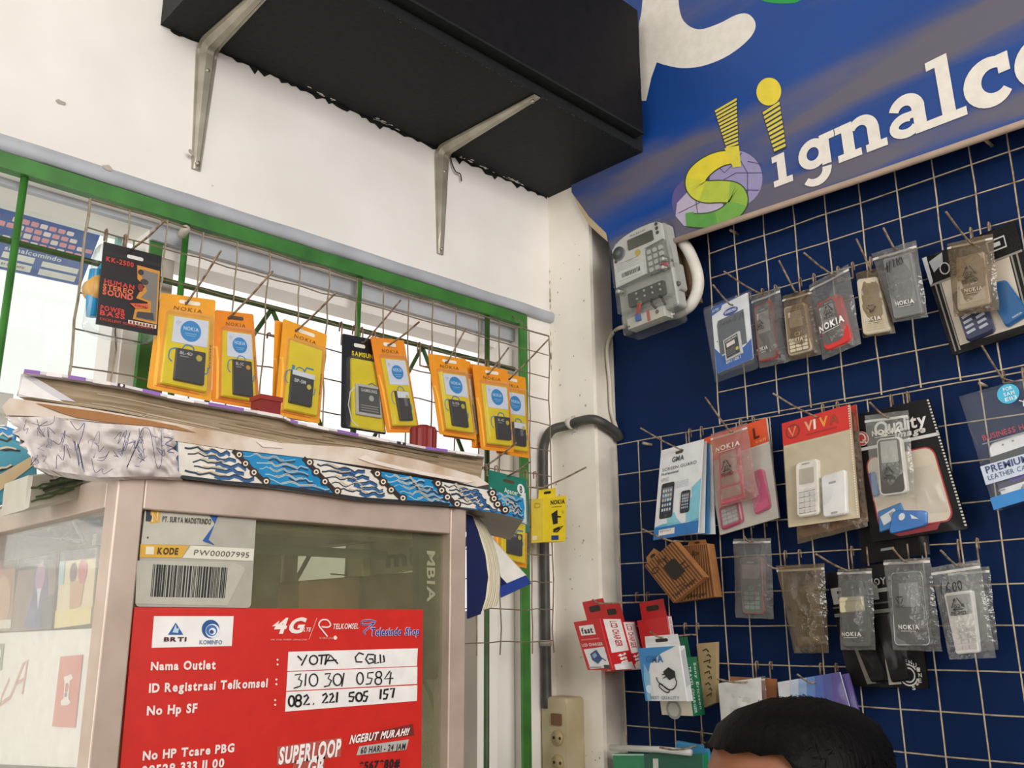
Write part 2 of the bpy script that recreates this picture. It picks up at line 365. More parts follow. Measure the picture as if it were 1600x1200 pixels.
# window frame: header, jambs and the post with a green stripe
g = G()
for y0, y1, z0, z1, mt in ((DL+.035, DL+.085, .487, .56, 'white_paint'), (DL+.025, DL+.035, .505, .56, 'grey_paint')):
    g.box((.44, y0, z0), (1.126, y1, z1), mt); g.box((-1.2, y0, .522), (.44, y1, z1), mt)
wf = struct(g.build('window_1'), 'wide shop window opening with a pale painted timber frame', 'window')
def xat(px, py, Y): return L(px, py, Y).x
g = G(); y = DL+.03
g.box((xat(777, 1000, y), y, FLOOR), (xat(803, 1000, y), y+.05, .49), 'white_paint')
g.box((xat(803, 1000, y), y+.012, FLOOR), (1.126, y+.07, .56), 'dirty_paint')
j = g.build('jamb', wf)
y = DL+.045; g = G()
g.box((xat(188, 400, y), y, FLOOR), (xat(203, 400, y), y+.05, .49), 'white_paint'); g.box((xat(203, 400, y), y-.004, FLOOR), (xat(227, 400, y), y+.05, .49), 'white_paint')
g.box((xat(227, 400, y), y-.014, FLOOR), (xat(247, 400, y), y+.05, .53), 'green_paint'); g.box((xat(247, 400, y), y-.008, FLOOR), (xat(270, 400, y), y+.05, .49), 'dirty_paint')
g.build('post', wf, )
g = G(); y = DL+.1; zt = L(100, 320, y).z
g.box((-1.0, y, FLOOR), (xat(190, 350, y), y+.006, zt), 'pane_glass')
g.box((-1.0, y-.001, zt), (xat(190, 350, y), y+.007, zt+.006), '#7fb3a6'); g.box((xat(163, 550, y), y-.002, FLOOR), (xat(171, 550, y), y+.008, zt), '#8fb9b4')
g.build('pane', wf)

# things beyond the window
g = G(); g.box((-2.2, DL+1.3, FLOOR), (.62, DL+1.36, .52), 'outdoor_wall'); g.box((-2.2, DL+1.28, .5), (.62, DL+1.4, .55), 'outdoor_wall')
g.box((.95, DL+.5, FLOOR), (2.6, DL+.56, L(745, 955, DL+.5).z), 'outdoor_grey'); struct(g.build('wall_outside'), 'pale wall across the street seen through the window', 'wall')
off = -.42
t = Thing('banner', 'blue and white notice banner seen outside through the left window', 'banner', P=[L(x, y, DL-off) for x, y in ((-90, 296), (159, 361), (126, 446), (-130, 392))])
g = t.g(); g.slab(0, 0, 1, 1, -.004, 0, '#1d4fa6'); t.part('sheet', g)
g = t.g(); 
for k, (a, b) in enumerate(((.44, .18), (.36, .29), (.48, .40), (.42, .51))):
    for i in range(9 if k else 7): g.rr(a+i*.058, b-.045+i*.002, a+i*.058+.047, b+.04, '#e79aa6' if (i+k) % 3 else '#f3e6e6', r=.008)
g.text('signalcomindo', .46, .69, .07, '#dfe8e4', w=.36); g.ell(.33, .2, .035, '#d84f7d')
for a0, b0, a1, b1 in ((.2, .73, .4, .83), (.2, .86, .4, .96), (.46, .72, .66, .82), (.46, .86, .66, .97), (.71, .74, .95, .83), (.71, .87, .95, .97)): g.rect(a0, b0, a1, b1, '#efece6')
g.text('BY SISWANTO', .475, .935, .035, '#3a3a44', z=.0008, w=.14)
t.part('print', g)

# ================================================================== black shelf with its brackets
zb = L(500, 147, DL).z; zb = .812; yf = .893; xl, xr = .412, 1.199
ztop = R(1008, 49, xr).z; ztop = Zp(1008, 49, 1).z; 
d = ray(1008, 49); ztop = (d*(yf/d.y)).z
t = Thing('wall_shelf', 'long black painted box shelf high on the white wall', 'shelf', loc=(.8, DL, zb))
g = G(); g.box((xl, yf, zb), (xr, DL-.001, ztop), 'black_paint')
for k in range(46):
    cx = random.choice((.67, .79, .79, .98, 1.02, 1.07, 1.1))+random.gauss(0, .014); blotch(g, (cx, DL-.004-abs(random.gauss(0, .004)), zb-.0006), (1, 0, 0), (0, 1, 0), random.uniform(.002, .007), random.uniform(.0008, .002), 'white_paint', 7)
for k in range(60):
    blotch(g, (random.uniform(xl, xr), yf+abs(random.gauss(0, .002)), zb-.0005), (1, 0, 0), (0, 1, 0), random.uniform(.0003, .0009), .0005, 'dirty_paint', 5)
t.part('box', g)
g = G(); x1 = 1.165
g.box((xl, yf-.02, zb+.022), (x1, yf-.0005, ztop+.01), 'black_fascia'); g.box((xl, yf-.0215, zb+.018), (x1, yf-.001, zb+.022), 'black_paint')
t.part('front_board', g)
def bracket(x, label):
    g = G(); path = []
    zt = zb-.001; y0 = DL-.001
    # path of the back of the bracket: up the wall, round the corner, out under the shelf
    for i in range(9): path.append((y0, lerp(zt-.198, zt-.022, i/8), 0, i/8))
    for i in range(1, 6): a = math.radians(90*i/6); path.append((y0-.0+0-(1-math.cos(a))*.018, zt-.022+math.sin(a)*.022, a, 1))
    for i in range(9): path.append((lerp(y0-.02, yf+.002, i/8), zt, math.pi/2, 1-i/8))
    vs = []
    for (y, z, a, k) in path:
        w = lerp(.0065, .0155, k); h = lerp(.003, .0125, k); t_ = .0022
        ny, nz = -math.cos(a), -math.sin(a)
        for u, e in ((-w, 0), (-w, t_), (-w*.72, t_), (-w*.34, h), (w*.34, h), (w*.72, t_), (w, t_), (w, 0)):
            vs.append((x+u, y+ny*e, z+nz*e))
    n = 8; m_ = len(path)
    g.add(vs, [[i*n+k, i*n+(k+1) % n, i*n+n+(k+1) % n, i*n+n+k] for i in range(m_-1) for k in range(n)]+[list(range(n)), [(m_-1)*n+k for k in range(n)]], 'bracket_metal')
    t = Thing('shelf_bracket', label, 'bracket', 'brackets under the black shelf', loc=(x, DL, zt-.2)); t.part('arm', g)
    for (y, z, a) in ((y0-.004, zt-.19, 0), (y0-.0085, zt-.045, 0), (yf+.013, zt-.0045, 1)):
        s = G(); c = Vector((x, y, z)); d = Vector((0, 0, -1)) if a else Vector((0, -1, 0)); s.tube([c, c+d*.003], .0034, 'bracket_metal', 8); t.part('screw', s)
bracket(.481, 'grey metal bracket under the left half of the black shelf'); bracket(.921, 'grey metal bracket under the right half of the black shelf')
g = G(); p = [L(703, 240, DL-.004), L(706, 255, DL-.005), L(712, 268, DL-.006), L(719, 272, DL-.006), L(721, 283, DL-.006)]
g.tube(spline(p), .0012, '#3a3330', 5); tag(g.build('wire_stub', mtx=Matrix.Translation(p[0])), 'short dark wire end hanging from the wall below the black shelf', 'wire')

# ================================================================== green security grille
t = Thing('window_grille', 'green painted steel security grille across the shop window', 'grille', loc=(.6, DL, .53))
g = G(); y0, y1 = DL-.004, DL+.006
g.box((-1.2, y0-.001, .529), (1.128, y1+.004, .5495), 'green_paint'); t.part('top_rail', g)
g = G(); g.box((1.109, y0-.0015, FLOOR), (1.128, y0+.004, .529), 'green_paint'); t.part('side_rail', g)
rods = []
def rod(p, q, name='bar', r=.0045):
    g = G(); g.tube([p, q], r, 'green_rod' if name != 'upright' else 'green_paint', 8); t.part(name, g)
yr = DL+.012
rod((-1.2, yr, .446), (1.11, yr, .446), 'crossbar', .0042)
for zc in (-.055, -.5):
    rod((-1.2, yr, zc), (1.11, yr, zc), 'crossbar', .0036) if zc < -.4 else None
for x in (-.15, .272, .478, .763, 1.037):
    rod((x, yr-.007, FLOOR), (x, yr-.007, .529), 'upright' if x != 1.037 else 'bar', .0046)
xs = [-.15, .272, .478, .763, 1.037]
for a, b in zip(xs[2:], xs[3:]):
    mid = (a+b)/2
    z = .446
    while z > -.95:
        rod((mid, yr+.004, z), (a, yr+.004, z-.25), 'brace', .0034); rod((mid, yr+.004, z), (b, yr+.004, z-.25), 'brace', .0034)
        rod((a, yr+.004, z-.25), (mid, yr+.004, z-.5), 'brace', .0034); rod((b, yr+.004, z-.25), (mid, yr+.004, z-.5), 'brace', .0034); z -= .5

# ================================================================== wire display grid in front of the window
Lm = .05
def wob(p, q, n=10, k=.0018):
    p, q = Vector(p), Vector(q); o = []
    for i in range(n+1):
        v = p.lerp(q, i/n)
        if 0 < i < n: v = v+Vector((random.uniform(-k, k), random.uniform(-k, k), random.uniform(-k, k)))
        o.append(v)
    return o
g = G(); ym = DL-Lm
cols = [.333]+[.381+.0488*i for i in range(14)]+[1.087, 1.138]
for i, x in enumerate(cols): g.tube(wob((x, ym, .502), (x, ym, -.05 if x > .7 else .135), 14), .0017 if i in (0,) else .00115, 'grey_wire', 5)
for i, z in enumerate((.502, .465, .423, .381, .336, .29, .245, .2, .155, .11, .065, .02, -.03)):
    g.tube(wob((.333 if z > .13 else .7, ym+.0022, z), (1.138, ym+.0022, z), 22), .0016 if i == 0 else .001, 'grey_wire', 5)
gl = Thing('wire_grid_panel', 'thin wire display grid hung before the green window grille', 'display grid', 'wire display grids', loc=(.7, ym, .5))
gl.part('mesh', g)
g = G(); g.tube(wob((.43, ym, .502), (.44, DL-.006, .522), 4), .0025, 'grey_wire', 6); g.tube([(.455, ym+.002, .5), (.468, DL-.005, .51)], .006, 'dirty_paint', 8); gl.part('tie_wire', g)
g = G(); g.tube(wob((1.08, ym, .505), (1.09, DL-.006, .54), 4), .0012, 'grey_wire', 5); gl.part('tie_wire', g)

# ================================================================== wire grids on the blue board
Gx = DR-.02
g = G(); ys = [.797, .746, .691, .638, .585, .531, .476, .424, .373, .325, .274, .222, .17, .118, .066, .014]
for y in ys: g.tube(wob((Gx, y, .68), (Gx, y, .305), 10, .0008), .0011, 'rust_wire', 5)
for z in (.648, .6, .556, .505, .456, .407, .3585, .310): g.tube(wob((Gx+.0022, .799, z), (Gx+.0022, .0, z), 12, .0008), .0011, 'rust_wire', 5)
gu = Thing('wire_grid_panel', 'upper wire display grid on the blue board, below the banner', 'display grid', 'wire display grids', loc=(Gx, .5, .6)); gu.part('mesh', g)
g = G(); ys = [1.01, .961, .912, .861, .808, .765, .706, .653, .602, .551, .5, .449, .4, .349, .3, .25, .2, .15, .1, .05, .0]
for y in ys: g.tube(wob((Gx-.003, y, .302), (Gx-.003, y, -.6), 14, .0008), .001, 'rust_wire', 5)
for z in (.302, .248, .197, .145, .095, .042, -.0075, -.062, -.112, -.165, -.215, -.265, -.315): g.tube(wob((Gx, 1.011, z), (Gx-.001, -.02, z), 16, .0008), .001, 'rust_wire', 5)
gw = Thing('wire_grid_panel', 'lower wire display grid on the blue board, reaching the pillar', 'display grid', 'wire display grids', loc=(Gx, .6, .3)); gw.part('mesh', g)
for t_, y, z in ((gu, .75, .63), (gu, .35, .63), (gw, .95, .3), (gw, .4, .3)):
    s = G(); s.tube([(Gx-.004, y, z-.004), (DR, y, z-.004)], .0025, 'rust_wire', 6); t_.part('mounting_nail', s)

# ================================================================== shop banner above the grids
BO = .062
t = Thing('shop_banner', 'large blue shop banner with white letters across the right wall', 'banner', loc=R(1300, 150, DR-BO))
g = pxg('R', BO)
out = [(880, -260), (893, 300), (920, 338), (947, 364), (960, 408), (1037, 380), (1330, 283), (1640, 178), (1800, 124), (2050, 39), (2050, -420)]
g.prism(out, -.0012, 0, 'banner_vinyl'); t.part('sheet', g)
# folded yellowed edge at the pillar
g = pxg('R', BO); g.prism([(893, 300), (920, 338), (947, 364), (950, 378), (936, 366), (921, 352), (905, 326)], -.001, .0008, '#b9a586:.8'); t.part('folded_edge', g)
# batten in the hem
g = G(); p = [R(x, y, DR-BO-.004) for x, y in ((1034, 383), (1180, 334.5), (1330, 285), (1480, 234), (1640, 179), (1790, 127), (2045, 40))]
g.tube(p, .0052, '#b29d8c:.7', 8); t.part('batten', g)
Z6 = lambda x, y: (880+x/2.2222, y/2.2222)
def z6(*p): return [Z6(x, y) for x, y in p]
W_ = '#e9e4da'
g = pxg('R', BO)
tail = spline([Vector((x, y, 0)) for x, y in ((400, -60), (402, 20), (420, 75), (470, 102), (540, 82), (600, 52), (640, 48), (666, 75), (662, 112), (625, 155), (560, 200), (480, 230), (410, 236), (355, 226), (325, 216))], 4)
g.poly(z6(*[(v.x, v.y) for v in tail], (306, 270), (288, 350), (270, 350), (262, 90), (272, 40), (280, -60)), W_)
gp = [Vector((x, y, 0)) for x, y in ((640, -60), (680, -5), (720, 9), (770, 12), (815, 6), (850, -30), (860, -60))]
g.poly(z6(*[(v.x, v.y) for v in spline(gp, 4)]), '#1f9c4a')
# globe and the two-coloured S
gc = [Z6(600+92*math.cos(2*math.pi*i/30), 620+97*math.sin(2*math.pi*i/30)) for i in range(30)]; g.poly(gc, '#9b93bd', .0003)
gc = [Z6(455+78*math.cos(2*math.pi*i/30), 700+85*math.sin(2*math.pi*i/30)) for i in range(30)]; g.poly(gc, '#5d568f', .00025)
g.poly(z6((395, 705), (430, 668), (470, 690), (520, 705), (545, 690), (560, 720), (480, 775), (420, 785), (390, 750)), '#b9b0c6', .0005)
for q in (((520, 560), (560, 600), (600, 560), (620, 530)), ((600, 530), (640, 600), (640, 680)), ((530, 640), (600, 600), (690, 600)), ((640, 560), (690, 570)), ((600, 660), (680, 660)), ((400, 740), (480, 700), (550, 690)), ((460, 690), (470, 770))):
    g.stroke(z6(*q), 1.1, '#4a4570', .0008)
S = spline([Vector((x, y, 0)) for x, y in ((590, 545), (545, 552), (500, 575), (465, 610), (462, 645), (490, 665), (550, 665), (595, 672), (605, 705), (570, 745), (510, 765), (435, 765))], 6)
n = len(S); ramp = ['#e6d23c', '#e0d23e', '#cfd043', '#b4c648', '#93b84a', '#72a94a', '#5b9d48']
def sw(i): return 13+24*math.sin(math.pi*min(1, max(0, .12+.76*i/(n-1))))**1.2
def ribbon(pts, wf, mat, z, fx):
    q = []; k = len(pts)
    for i in range(k):
        tt = (pts[min(i+1, k-1)]-pts[max(i-1, 0)]).normalized(); m_ = Vector((-tt.y, tt.x, 0)); q.append((pts[i]+m_*wf(i), pts[i]-m_*wf(i)))
    for i in range(k-1):
        a, b = q[i], q[i+1]; g.poly([Z6(a[0].x, a[0].y), Z6(b[0].x, b[0].y), Z6(b[1].x, b[1].y), Z6(a[1].x, a[1].y)], mat(i), z)
ribbon(S, lambda i: sw(i)+4, lambda i: '#3e4a2e', .0009, 0)
ribbon(S, sw, lambda i: ramp[min(6, int(7*i/n))], .0013, 0)
g.poly(z6((560, 515), (610, 505), (618, 578), (590, 582)), '#d9cf45', .0014); g.poly(z6((425, 740), (452, 735), (458, 788), (428, 785)), '#5b9d48', .0014)
def stripes(p0, p1, q0, q1, k):
    for i in range(k):
        a, b = i/k, (i+.62)/k
        g.poly(z6(*[(lerp(u[0], v[0], s), lerp(u[1], v[1], s)) for u, v, s in ((p0, q0, a), (p1, q1, a), (p1, q1, b), (p0, q0, b))]), '#d8ca52', .0012)
g.poly(z6((524, 382), (604, 338), (609, 512), (566, 524)), '#2a3350', .0006); stripes((526, 384), (602, 340), (568, 520), (608, 505), 12)
g.poly(z6((689, 388), (752, 350), (776, 515), (733, 534)), '#2a3350', .0006); stripes((692, 390), (751, 352), (734, 532), (774, 514), 10)
g.poly([Z6(714+43*math.cos(2*math.pi*i/26)+4*math.sin(2*math.pi*i/26), 318+48*math.sin(2*math.pi*i/26)-6*math.cos(2*math.pi*i/26)) for i in range(26)], '#e7d341', .0012)
# white slab-serif letters, each drawn in a box mapped onto its place: x 0..w, y 0..1 = x-height
def arc(cx, cy, rx, ry, a0, a1, k=16): return [(cx+rx*math.cos(math.radians(lerp(a0, a1, i/k))), cy+ry*math.sin(math.radians(lerp(a0, a1, i/k)))) for i in range(k+1)]
zc = [0]
def letter(ch, ox, sx, base):
    zc[0] = 0
    """base(x) -> photo px of the baseline start and unit vectors are fixed by the banner plane"""
    def T(x, y): return base(ox+x*sx, y)
    def rc(x0, y0, x1, y1, z=.0012):
        zc[0] += .00004; z = z+zc[0]; g.poly([T(x0, y0), T(x1, y0), T(x1, y1), T(x0, y1)], W_, z)
    def st(p, w, z=.0013):
        l = []; r = []; zc[0] += .00004; z = z+zc[0]
        for i in range(len(p)):
            t0 = Vector(p[max(i-1, 0)]); t1 = Vector(p[min(i+1, len(p)-1)]); d = (t1-t0).normalized(); m_ = Vector((-d.y, d.x)); ww = w(i/(len(p)-1)) if callable(w) else w
            l.append(Vector(p[i])+m_*ww/2); r.append(Vector(p[i])-m_*ww/2)
        for i in range(len(p)-1): g.poly([T(*l[i]), T(*l[i+1]), T(*r[i+1]), T(*r[i])], W_, z)
    if ch == 'i': rc(.2, 0, .52, 1); rc(.02, .8, .4, 1); rc(0, 0, .74, .2)
    if ch == 'l': rc(.2, 0, .52, 1.55); rc(0, 1.35, .4, 1.55); rc(-.02, 0, .76, .2)
    if ch == 'n': rc(.16, 0, .46, 1); rc(0, .8, .4, 1); rc(0, 0, .62, .2); st(arc(.68, .6, .3, .31, 150, 0, 12), lambda k: lerp(.2, .31, k)); rc(.825, .0, 1.14, .62); rc(.74, 0, 1.3, .2)
    if ch == 'a': rc(.62, .1, .92, .68); rc(.62, 0, 1.12, .2); st(arc(.47, .62, .3, .3, 160, 0, 12), lambda k: lerp(.24, .32, k)); st(arc(.42, .3, .28, .2, 60, 330, 16), .22); rc(.42, .42, .72, .6)
    if ch == 'c': st(arc(.52, .5, .38, .4, 50, 320, 22), lambda k: .2+.16*math.sin(math.pi*k)); rc(.68, .6, .92, 1.0)
    if ch == 'o': st(arc(.52, .5, .37, .39, 0, 360, 28), .27)
    if ch == 'g': st(arc(.46, .56, .31, .32, 0, 360, 24), .25); rc(.7, .12, .98, 1); rc(.7, .8, 1.16, 1); st(arc(.46, .06, .37, .36, 0, -140, 14), lambda k: lerp(.28, .2, k))
def base(x, y):   # letter line: from the dotless i to the o, in photo px of the zoomed banner
    bx, by = lerp(733, 1580, x), lerp(652, 330, x)
    hx, hy = lerp(-12, -30, x), lerp(-104, -160, x)
    return Z6(bx+hx*y, by+hy*y)
for ch, ox, sx in (('i', .0, .105), ('g', .105, .135), ('n', .265, .155), ('a', .475, .17), ('l', .66, .175), ('c', .80, .205), ('o', 1.0, .22), ('m', 1.24, .2)):
    if ch != 'm': letter(ch, ox, sx, base)
t.part('print', g)

# ================================================================== showcase cabinet
YC = .75; CX0, CX1 = .278, .652; CZ1 = .1195; CZ0 = -.62; CY1 = 1.118
pw = lambda px, py: L(px, py, YC).x
xa1 = pw(207, 970)   # right edge of the left post
sc = Thing('display_cabinet', 'small glass showcase with an aluminium frame and a red notice on its front', 'showcase', loc=((CX0+CX1)/2, .9, CZ0))
PW = .028
def prof(p, q, name='frame_post'):
    g = G(); g.box(p, q, 'aluminium')
    o = sc.part(name, g); b = o.modifiers.new('bevel', 'BEVEL'); b.width = .0012; b.segments = 2
xr0 = pw(702, 1000); XPL = pw(227, 760)
prof((CX0, YC, CZ0), (XPL, YC+.025, CZ1)); prof((xr0, YC, CZ0), (CX1, YC+.025, CZ1)); prof((CX0, CY1-.025, CZ0), (CX0+.025, CY1, CZ1)); prof((CX1-.02, CY1-.025, CZ0), (CX1, CY1, CZ1))
zr = L(460, 806, YC).z
for zz in (CZ1, CZ0+.03): prof((XPL+.0001, YC+.0005, zz-.028), (xr0-.0001, YC+.024, zz-.0003), 'frame_rail')
for zz in (CZ1, CZ0+.03):
    prof((CX0+.0003, YC+.0252, zz-.026), (CX0+.024, CY1-.0252, zz-.0002), 'frame_rail'); prof((CX1-.02, YC+.0252, zz-.026), (CX1-.0003, CY1-.0252, zz-.0002), 'frame_rail')
    prof((CX0+.0252, CY1-.024, zz-.026), (CX1-.0202, CY1-.0003, zz-.0002), 'frame_rail')
g = G(); g.box((CX0+.002, YC+.002, CZ1), (CX1-.002, CY1-.002, CZ1+.003), '#6d675a'); sc.part('top_panel', g)
g = G(); g.box((CX0+.02, YC+.012, CZ0+.02), (xr0+.004, YC+.015, CZ1-.02), 'showcase_glass'); sc.part('glass_pane', g, label='front glass pane')
g = G(); g.box((CX0+.008, YC+.02, CZ0+.02), (CX0+.011, CY1-.02, CZ1-.02), 'dusty_glass'); sc.part('glass_pane', g, label='dusty left glass pane')
g = G(); g.box((CX1-.012, YC+.02, CZ0+.02), (CX1-.009, CY1-.02, CZ1-.02), 'showcase_glass'); sc.part('glass_pane', g, label='right glass pane')
g = G(); g.box((CX0+.026, CY1-.02, CZ0+.02), (CX1-.022, CY1-.016, CZ1-.02), '#d9d3ac'); sc.part('back_panel', g)
g = G(); g.box((CX0+.026, YC+.03, CZ1-.034), (CX1-.024, YC+.075, CZ1-.028), '#a9a576'); g.box((CX0+.026, YC+.11, CZ1-.05), (CX1-.024, YC+.118, CZ1-.04), '#8a8866'); sc.part('inner_rail', g)
zs_ = L(690, 1060, .85).z
g = G(); g.box((CX0+.03, YC+.03, -.075), (CX1-.024, CY1-.025, -.071), 'pane_glass'); sc.part('shelf_panel', g)
g = G(); g.box((CX0+.02, YC+.015, CZ0), (CX1-.02, CY1-.02, CZ0+.02), '#77775f'); sc.part('base_panel', g)
g = G(); p = R(265, 1190, CX0)
g.box((CX0+.001, YC+.03, -.19), (CX0+.006, CY1-.03, -.145), '#a9bdb2'); sc.part('lower_strip', g)
for (x, y) in ((CX0+.02, YC+.03), (CX1-.02, YC+.03), (CX0+.02, CY1-.03), (CX1-.02, CY1-.03)):
    g = G(); g.box((x-.016, y-.016, FLOOR), (x+.016, y+.016, CZ0), 'aluminium'); sc.part('leg', g)
# goods inside
def inner(name, label, cat, q, Y, mat, depth, text=None):
    t = Thing(name, label, cat, P=[L(x, y, Y) for x, y in q]); g = t.g(); g.slab(0, 0, 1, 1, -depth, 0, mat, r=.04, bev=.002); t.part('body', g)
    if text: g = t.g(); text(g); t.part('print', g)
inner('parcel', 'brown paper parcel behind the front glass of the showcase', 'parcel', ((468, 908), (655, 893), (655, 1064), (468, 1070)), .93, '#c89c74', .05)
inner('box', 'olive box lettered mi inside the showcase, seen through the front glass', 'box', ((565, 850), (655, 838), (660, 891), (566, 901)), .91, '#efe6b4', .03, lambda g: (g.text('mi', .38, .8, .5, '#101014', z=.001, w=.5, bold=2)))
inner('pouch', 'tall dark pouch with sideways white letters in the showcase', 'pouch', ((655, 826), (689, 829), (689, 1062), (657, 1062)), .768, '#55523f', .012,
      lambda g: (g.quad([(.8, .14), (.8, .5), (.2, .5), (.2, .14)]), g.text('MBIA', .02, .8, .6, '#f0efe6', z=.001, w=.96), g.pop()))
# pictures and labels behind the left glass: planes facing -X
XG = CX0+.013
def lcard(name, label, cat, group, q, cols, extra=None):
    P = [R(x, y, XG) for x, y in q]; t = Thing(name, label, cat, group, P=P); g = t.g()
    g.slab(0, 0, 1, 1, -.0012, 0, cols[0]); t.part('sheet', g)
    g = t.g(); extra(g); t.part('print', g)
Q = lambda x, y: (x/2.5, 720+y/2.5)
lcard('picture_card', 'rightmost picture card behind the left glass, yellow below and black above', 'picture card', 'picture cards in the showcase', [Q(240, 352), Q(378, 340), Q(356, 636), Q(214, 655)], ['#e6d6b4'],
      lambda g: (g.rect(0, 0, 1, .14, '#54544e'), g.rect(0, .14, .16, .45, '#a9cfd2', .0005), g.ell(.42, .3, .1, '#6a4a4e'), g.ell(.68, .3, .12, '#c96a72', .0006), g.poly([(.35, .42), (.75, .42), (.7, .75), (.4, .8)], '#c9a279', .0005), g.rect(0, .78, 1, 1, '#e8d898', .0007)))
lcard('picture_card', 'middle picture card behind the left glass, dark with a violet figure', 'picture card', 'picture cards in the showcase', [Q(78, 388), Q(222, 360), Q(206, 655), Q(36, 668)], ['#8f7a70'],
      lambda g: (g.rect(0, 0, 1, .16, '#4e4d4a'), g.text('AUTHOR', .3, .12, .07, '#8e8e88', w=.4), g.poly([(.45, .2), (.8, .2), (.85, .6), (.75, 1), (.35, .95), (.5, .5)], '#6c6d96', .0005), g.ell(.64, .3, .12, '#b894b4', .0008), g.poly([(.6, .45), (.7, .45), (.66, .75)], '#d8dcea', .0009), g.poly([(.72, .6), (1, .55), (1, 1), (.75, 1)], '#5d5c58', .0006)))
lcard('picture_card', 'leftmost picture card behind the left glass, brown faces', 'picture card', 'picture cards in the showcase', [Q(-70, 404), Q(62, 382), Q(44, 662), Q(-100, 672)], ['#a98a76'],
      lambda g: (g.rect(0, 0, 1, .13, '#55524c'), g.ell(.75, .35, .2, '#b57f66'), g.ell(.72, .6, .22, '#c9a284', .0005), g.ell(.3, .5, .25, '#8e6a58', .0005), g.rect(.2, .85, 1, .97, '#e4ddcf', .0007)))
lcard('cardboard', 'white board with faint red handwriting behind the left glass', 'board', None, [Q(-60, 676), Q(360, 655), Q(330, 1200), Q(-120, 1180)], ['#f2efea'],
      lambda g: (g.stroke([(.33, .36), (.27, .5), (.26, .56), (.36, .5)], .012, '#d79a8c'), g.stroke([(.36, .5), (.45, .26), (.49, .22), (.47, .48)], .014, '#d79a8c', .0005), g.stroke([(.4, .4), (.49, .36)], .01, '#d79a8c', .0006)))
P_ = [R(x, y, XG-.0012) for x, y in (Q(236, 765), Q(321, 758), Q(291, 1043), Q(203, 1038))]
t = Thing('label_card', 'pale red label with a white mark behind the left glass', 'label', P=P_); g = t.g(); g.slab(0, 0, 1, 1, -.0006, 0, '#d87f6c'); t.part('sheet', g)
g = t.g(); g.poly([(.3, .3), (.62, .26), (.72, .32), (.6, .36), (.62, .6), (.74, .66), (.6, .7), (.34, .7), (.28, .64), (.4, .6), (.36, .38)], '#f3ece6'); g.ell(.5, .45, .07, '#d08a80', .0008); g.rect(.44, .52, .54, .58, '#8f8fae', .0008); t.part('print', g)
P_ = [R(x, y, XG-.001) for x, y in (Q(-40, 718), Q(15, 714), Q(4, 818), Q(-52, 826))]
t = Thing('label_card', 'small grey-green label at the left frame edge behind the glass', 'label', P=P_); g = t.g(); g.slab(0, 0, 1, 1, -.0006, 0, '#98a095'); g.ell(.8, .4, .12, '#e8e8e4'); t.part('sheet', g)
# inner corner brace seen through the left glass
g = G()
for q in (((185, 243), (290, 233), (400, 236)), ((290, 240), (330, 320)), ((285, 262), (240, 305), (318, 322))):
    g.tube([R(*Q(*p), CX0+.03) for p in q], .0018, '#7d7f78', 5)
sc.part('corner_brace', g)

# red notice and pale code sticker stuck to the front glass
YP = DL-(YC+.0065)
t = Thing('notice_poster', 'red outlet notice board with white lettering fixed to the showcase front', 'notice', P=[L(x, y, YC+.0065) for x, y in ((210, 949), (661, 952.5), (657, 1290), (180, 1290))])
g = t.g(); g.slab(0, 0, 1, 1, -.004, 0, '#cf2a20:.4'); t.part('board', g)
Z8 = lambda x, y: (180+x/2.7278, 760+y/2.7278)
def z8(*p): return [Z8(*q) for q in p]
g = pxg('L', YP); WH = '#f1efec'; BK = '#17161a'
g.poly(z8((165, 553), (505, 553), (497, 680), (155, 688)), WH)
g.poly(z8((225, 632), (258, 580), (290, 632)), '#2e5f9d', .0008); g.poly(z8((244, 622), (258, 588), (262, 606), (272, 604), (268, 625)), '#bcd6ea', .0012)
def tq(s, q, mat, bold=1, **k):
    g.quad(z8(*q)); g.text(s, 0, 1, 1, mat, z=.0014, w=1, bold=bold, **k); g.pop()
tq('BRTI', ((206, 643), (302, 643), (300, 660), (204, 660)), '#4a1f22', 2)
kc = [(407+38*math.cos(a), 608+40*math.sin(a)) for a in [2*math.pi*i/24 for i in range(24)]]; g.poly(z8(*kc), '#2b5591', .0008)
for r_, dx, dy, c_ in ((30, 8, 8, '#e9eef4'), (24, 4, 6, '#3f6fae'), (15, 8, 10, '#e9eef4'), (9, 4, 12, '#2b5591')):
    g.poly(z8(*[(407+dx+r_*math.cos(a), 608+dy+r_*math.sin(a)) for a in [2*math.pi*i/20 for i in range(20)]]), c_, .001+.0001*(30-r_)/6)
tq('KOMINFO', ((357, 655), (453, 655), (453, 672), (357, 672)), '#7c8fa6')
tq('4G', ((672, 566), (800, 562), (794, 622), (668, 626)), '#f3e4de', 2, slant=.25); g.poly(z8((668, 596), (700, 572), (690, 596)), '#f3e4de', .0012)
tq('LTE', ((800, 602), (830, 602), (828, 618), (798, 618)), '#f3e4de', slant=.2)
g.stroke(z8((860, 560), (826, 652)), .8, '#f0b0a4', .0012)
tq('the true mobile connection', ((660, 648), (814, 648), (812, 656), (658, 656)), '#f0b0a4', 0)
tw = spline([Vector((x, y, 0)) for x, y in ((905, 640), (885, 615), (868, 590), (880, 570), (905, 570), (918, 590), (905, 600), (880, 598))], 5); g.stroke(z8(*[(v.x, v.y) for v in tw]), 2.2, '#f1dcd6', .0012)
tq('TELKOMSEL', ((925, 586), (1034, 584), (1032, 606), (923, 608)), '#f3e4de', 1, slant=.1); tq('by telkom group', ((868, 641), (925, 641), (925, 650), (868, 650)), '#f0b0a4', 0)
g.poly(z8(*[(938+8*math.cos(i*.6), 645+9*math.sin(i*.6)) for i in range(10)]), '#f1dcd6', .001)
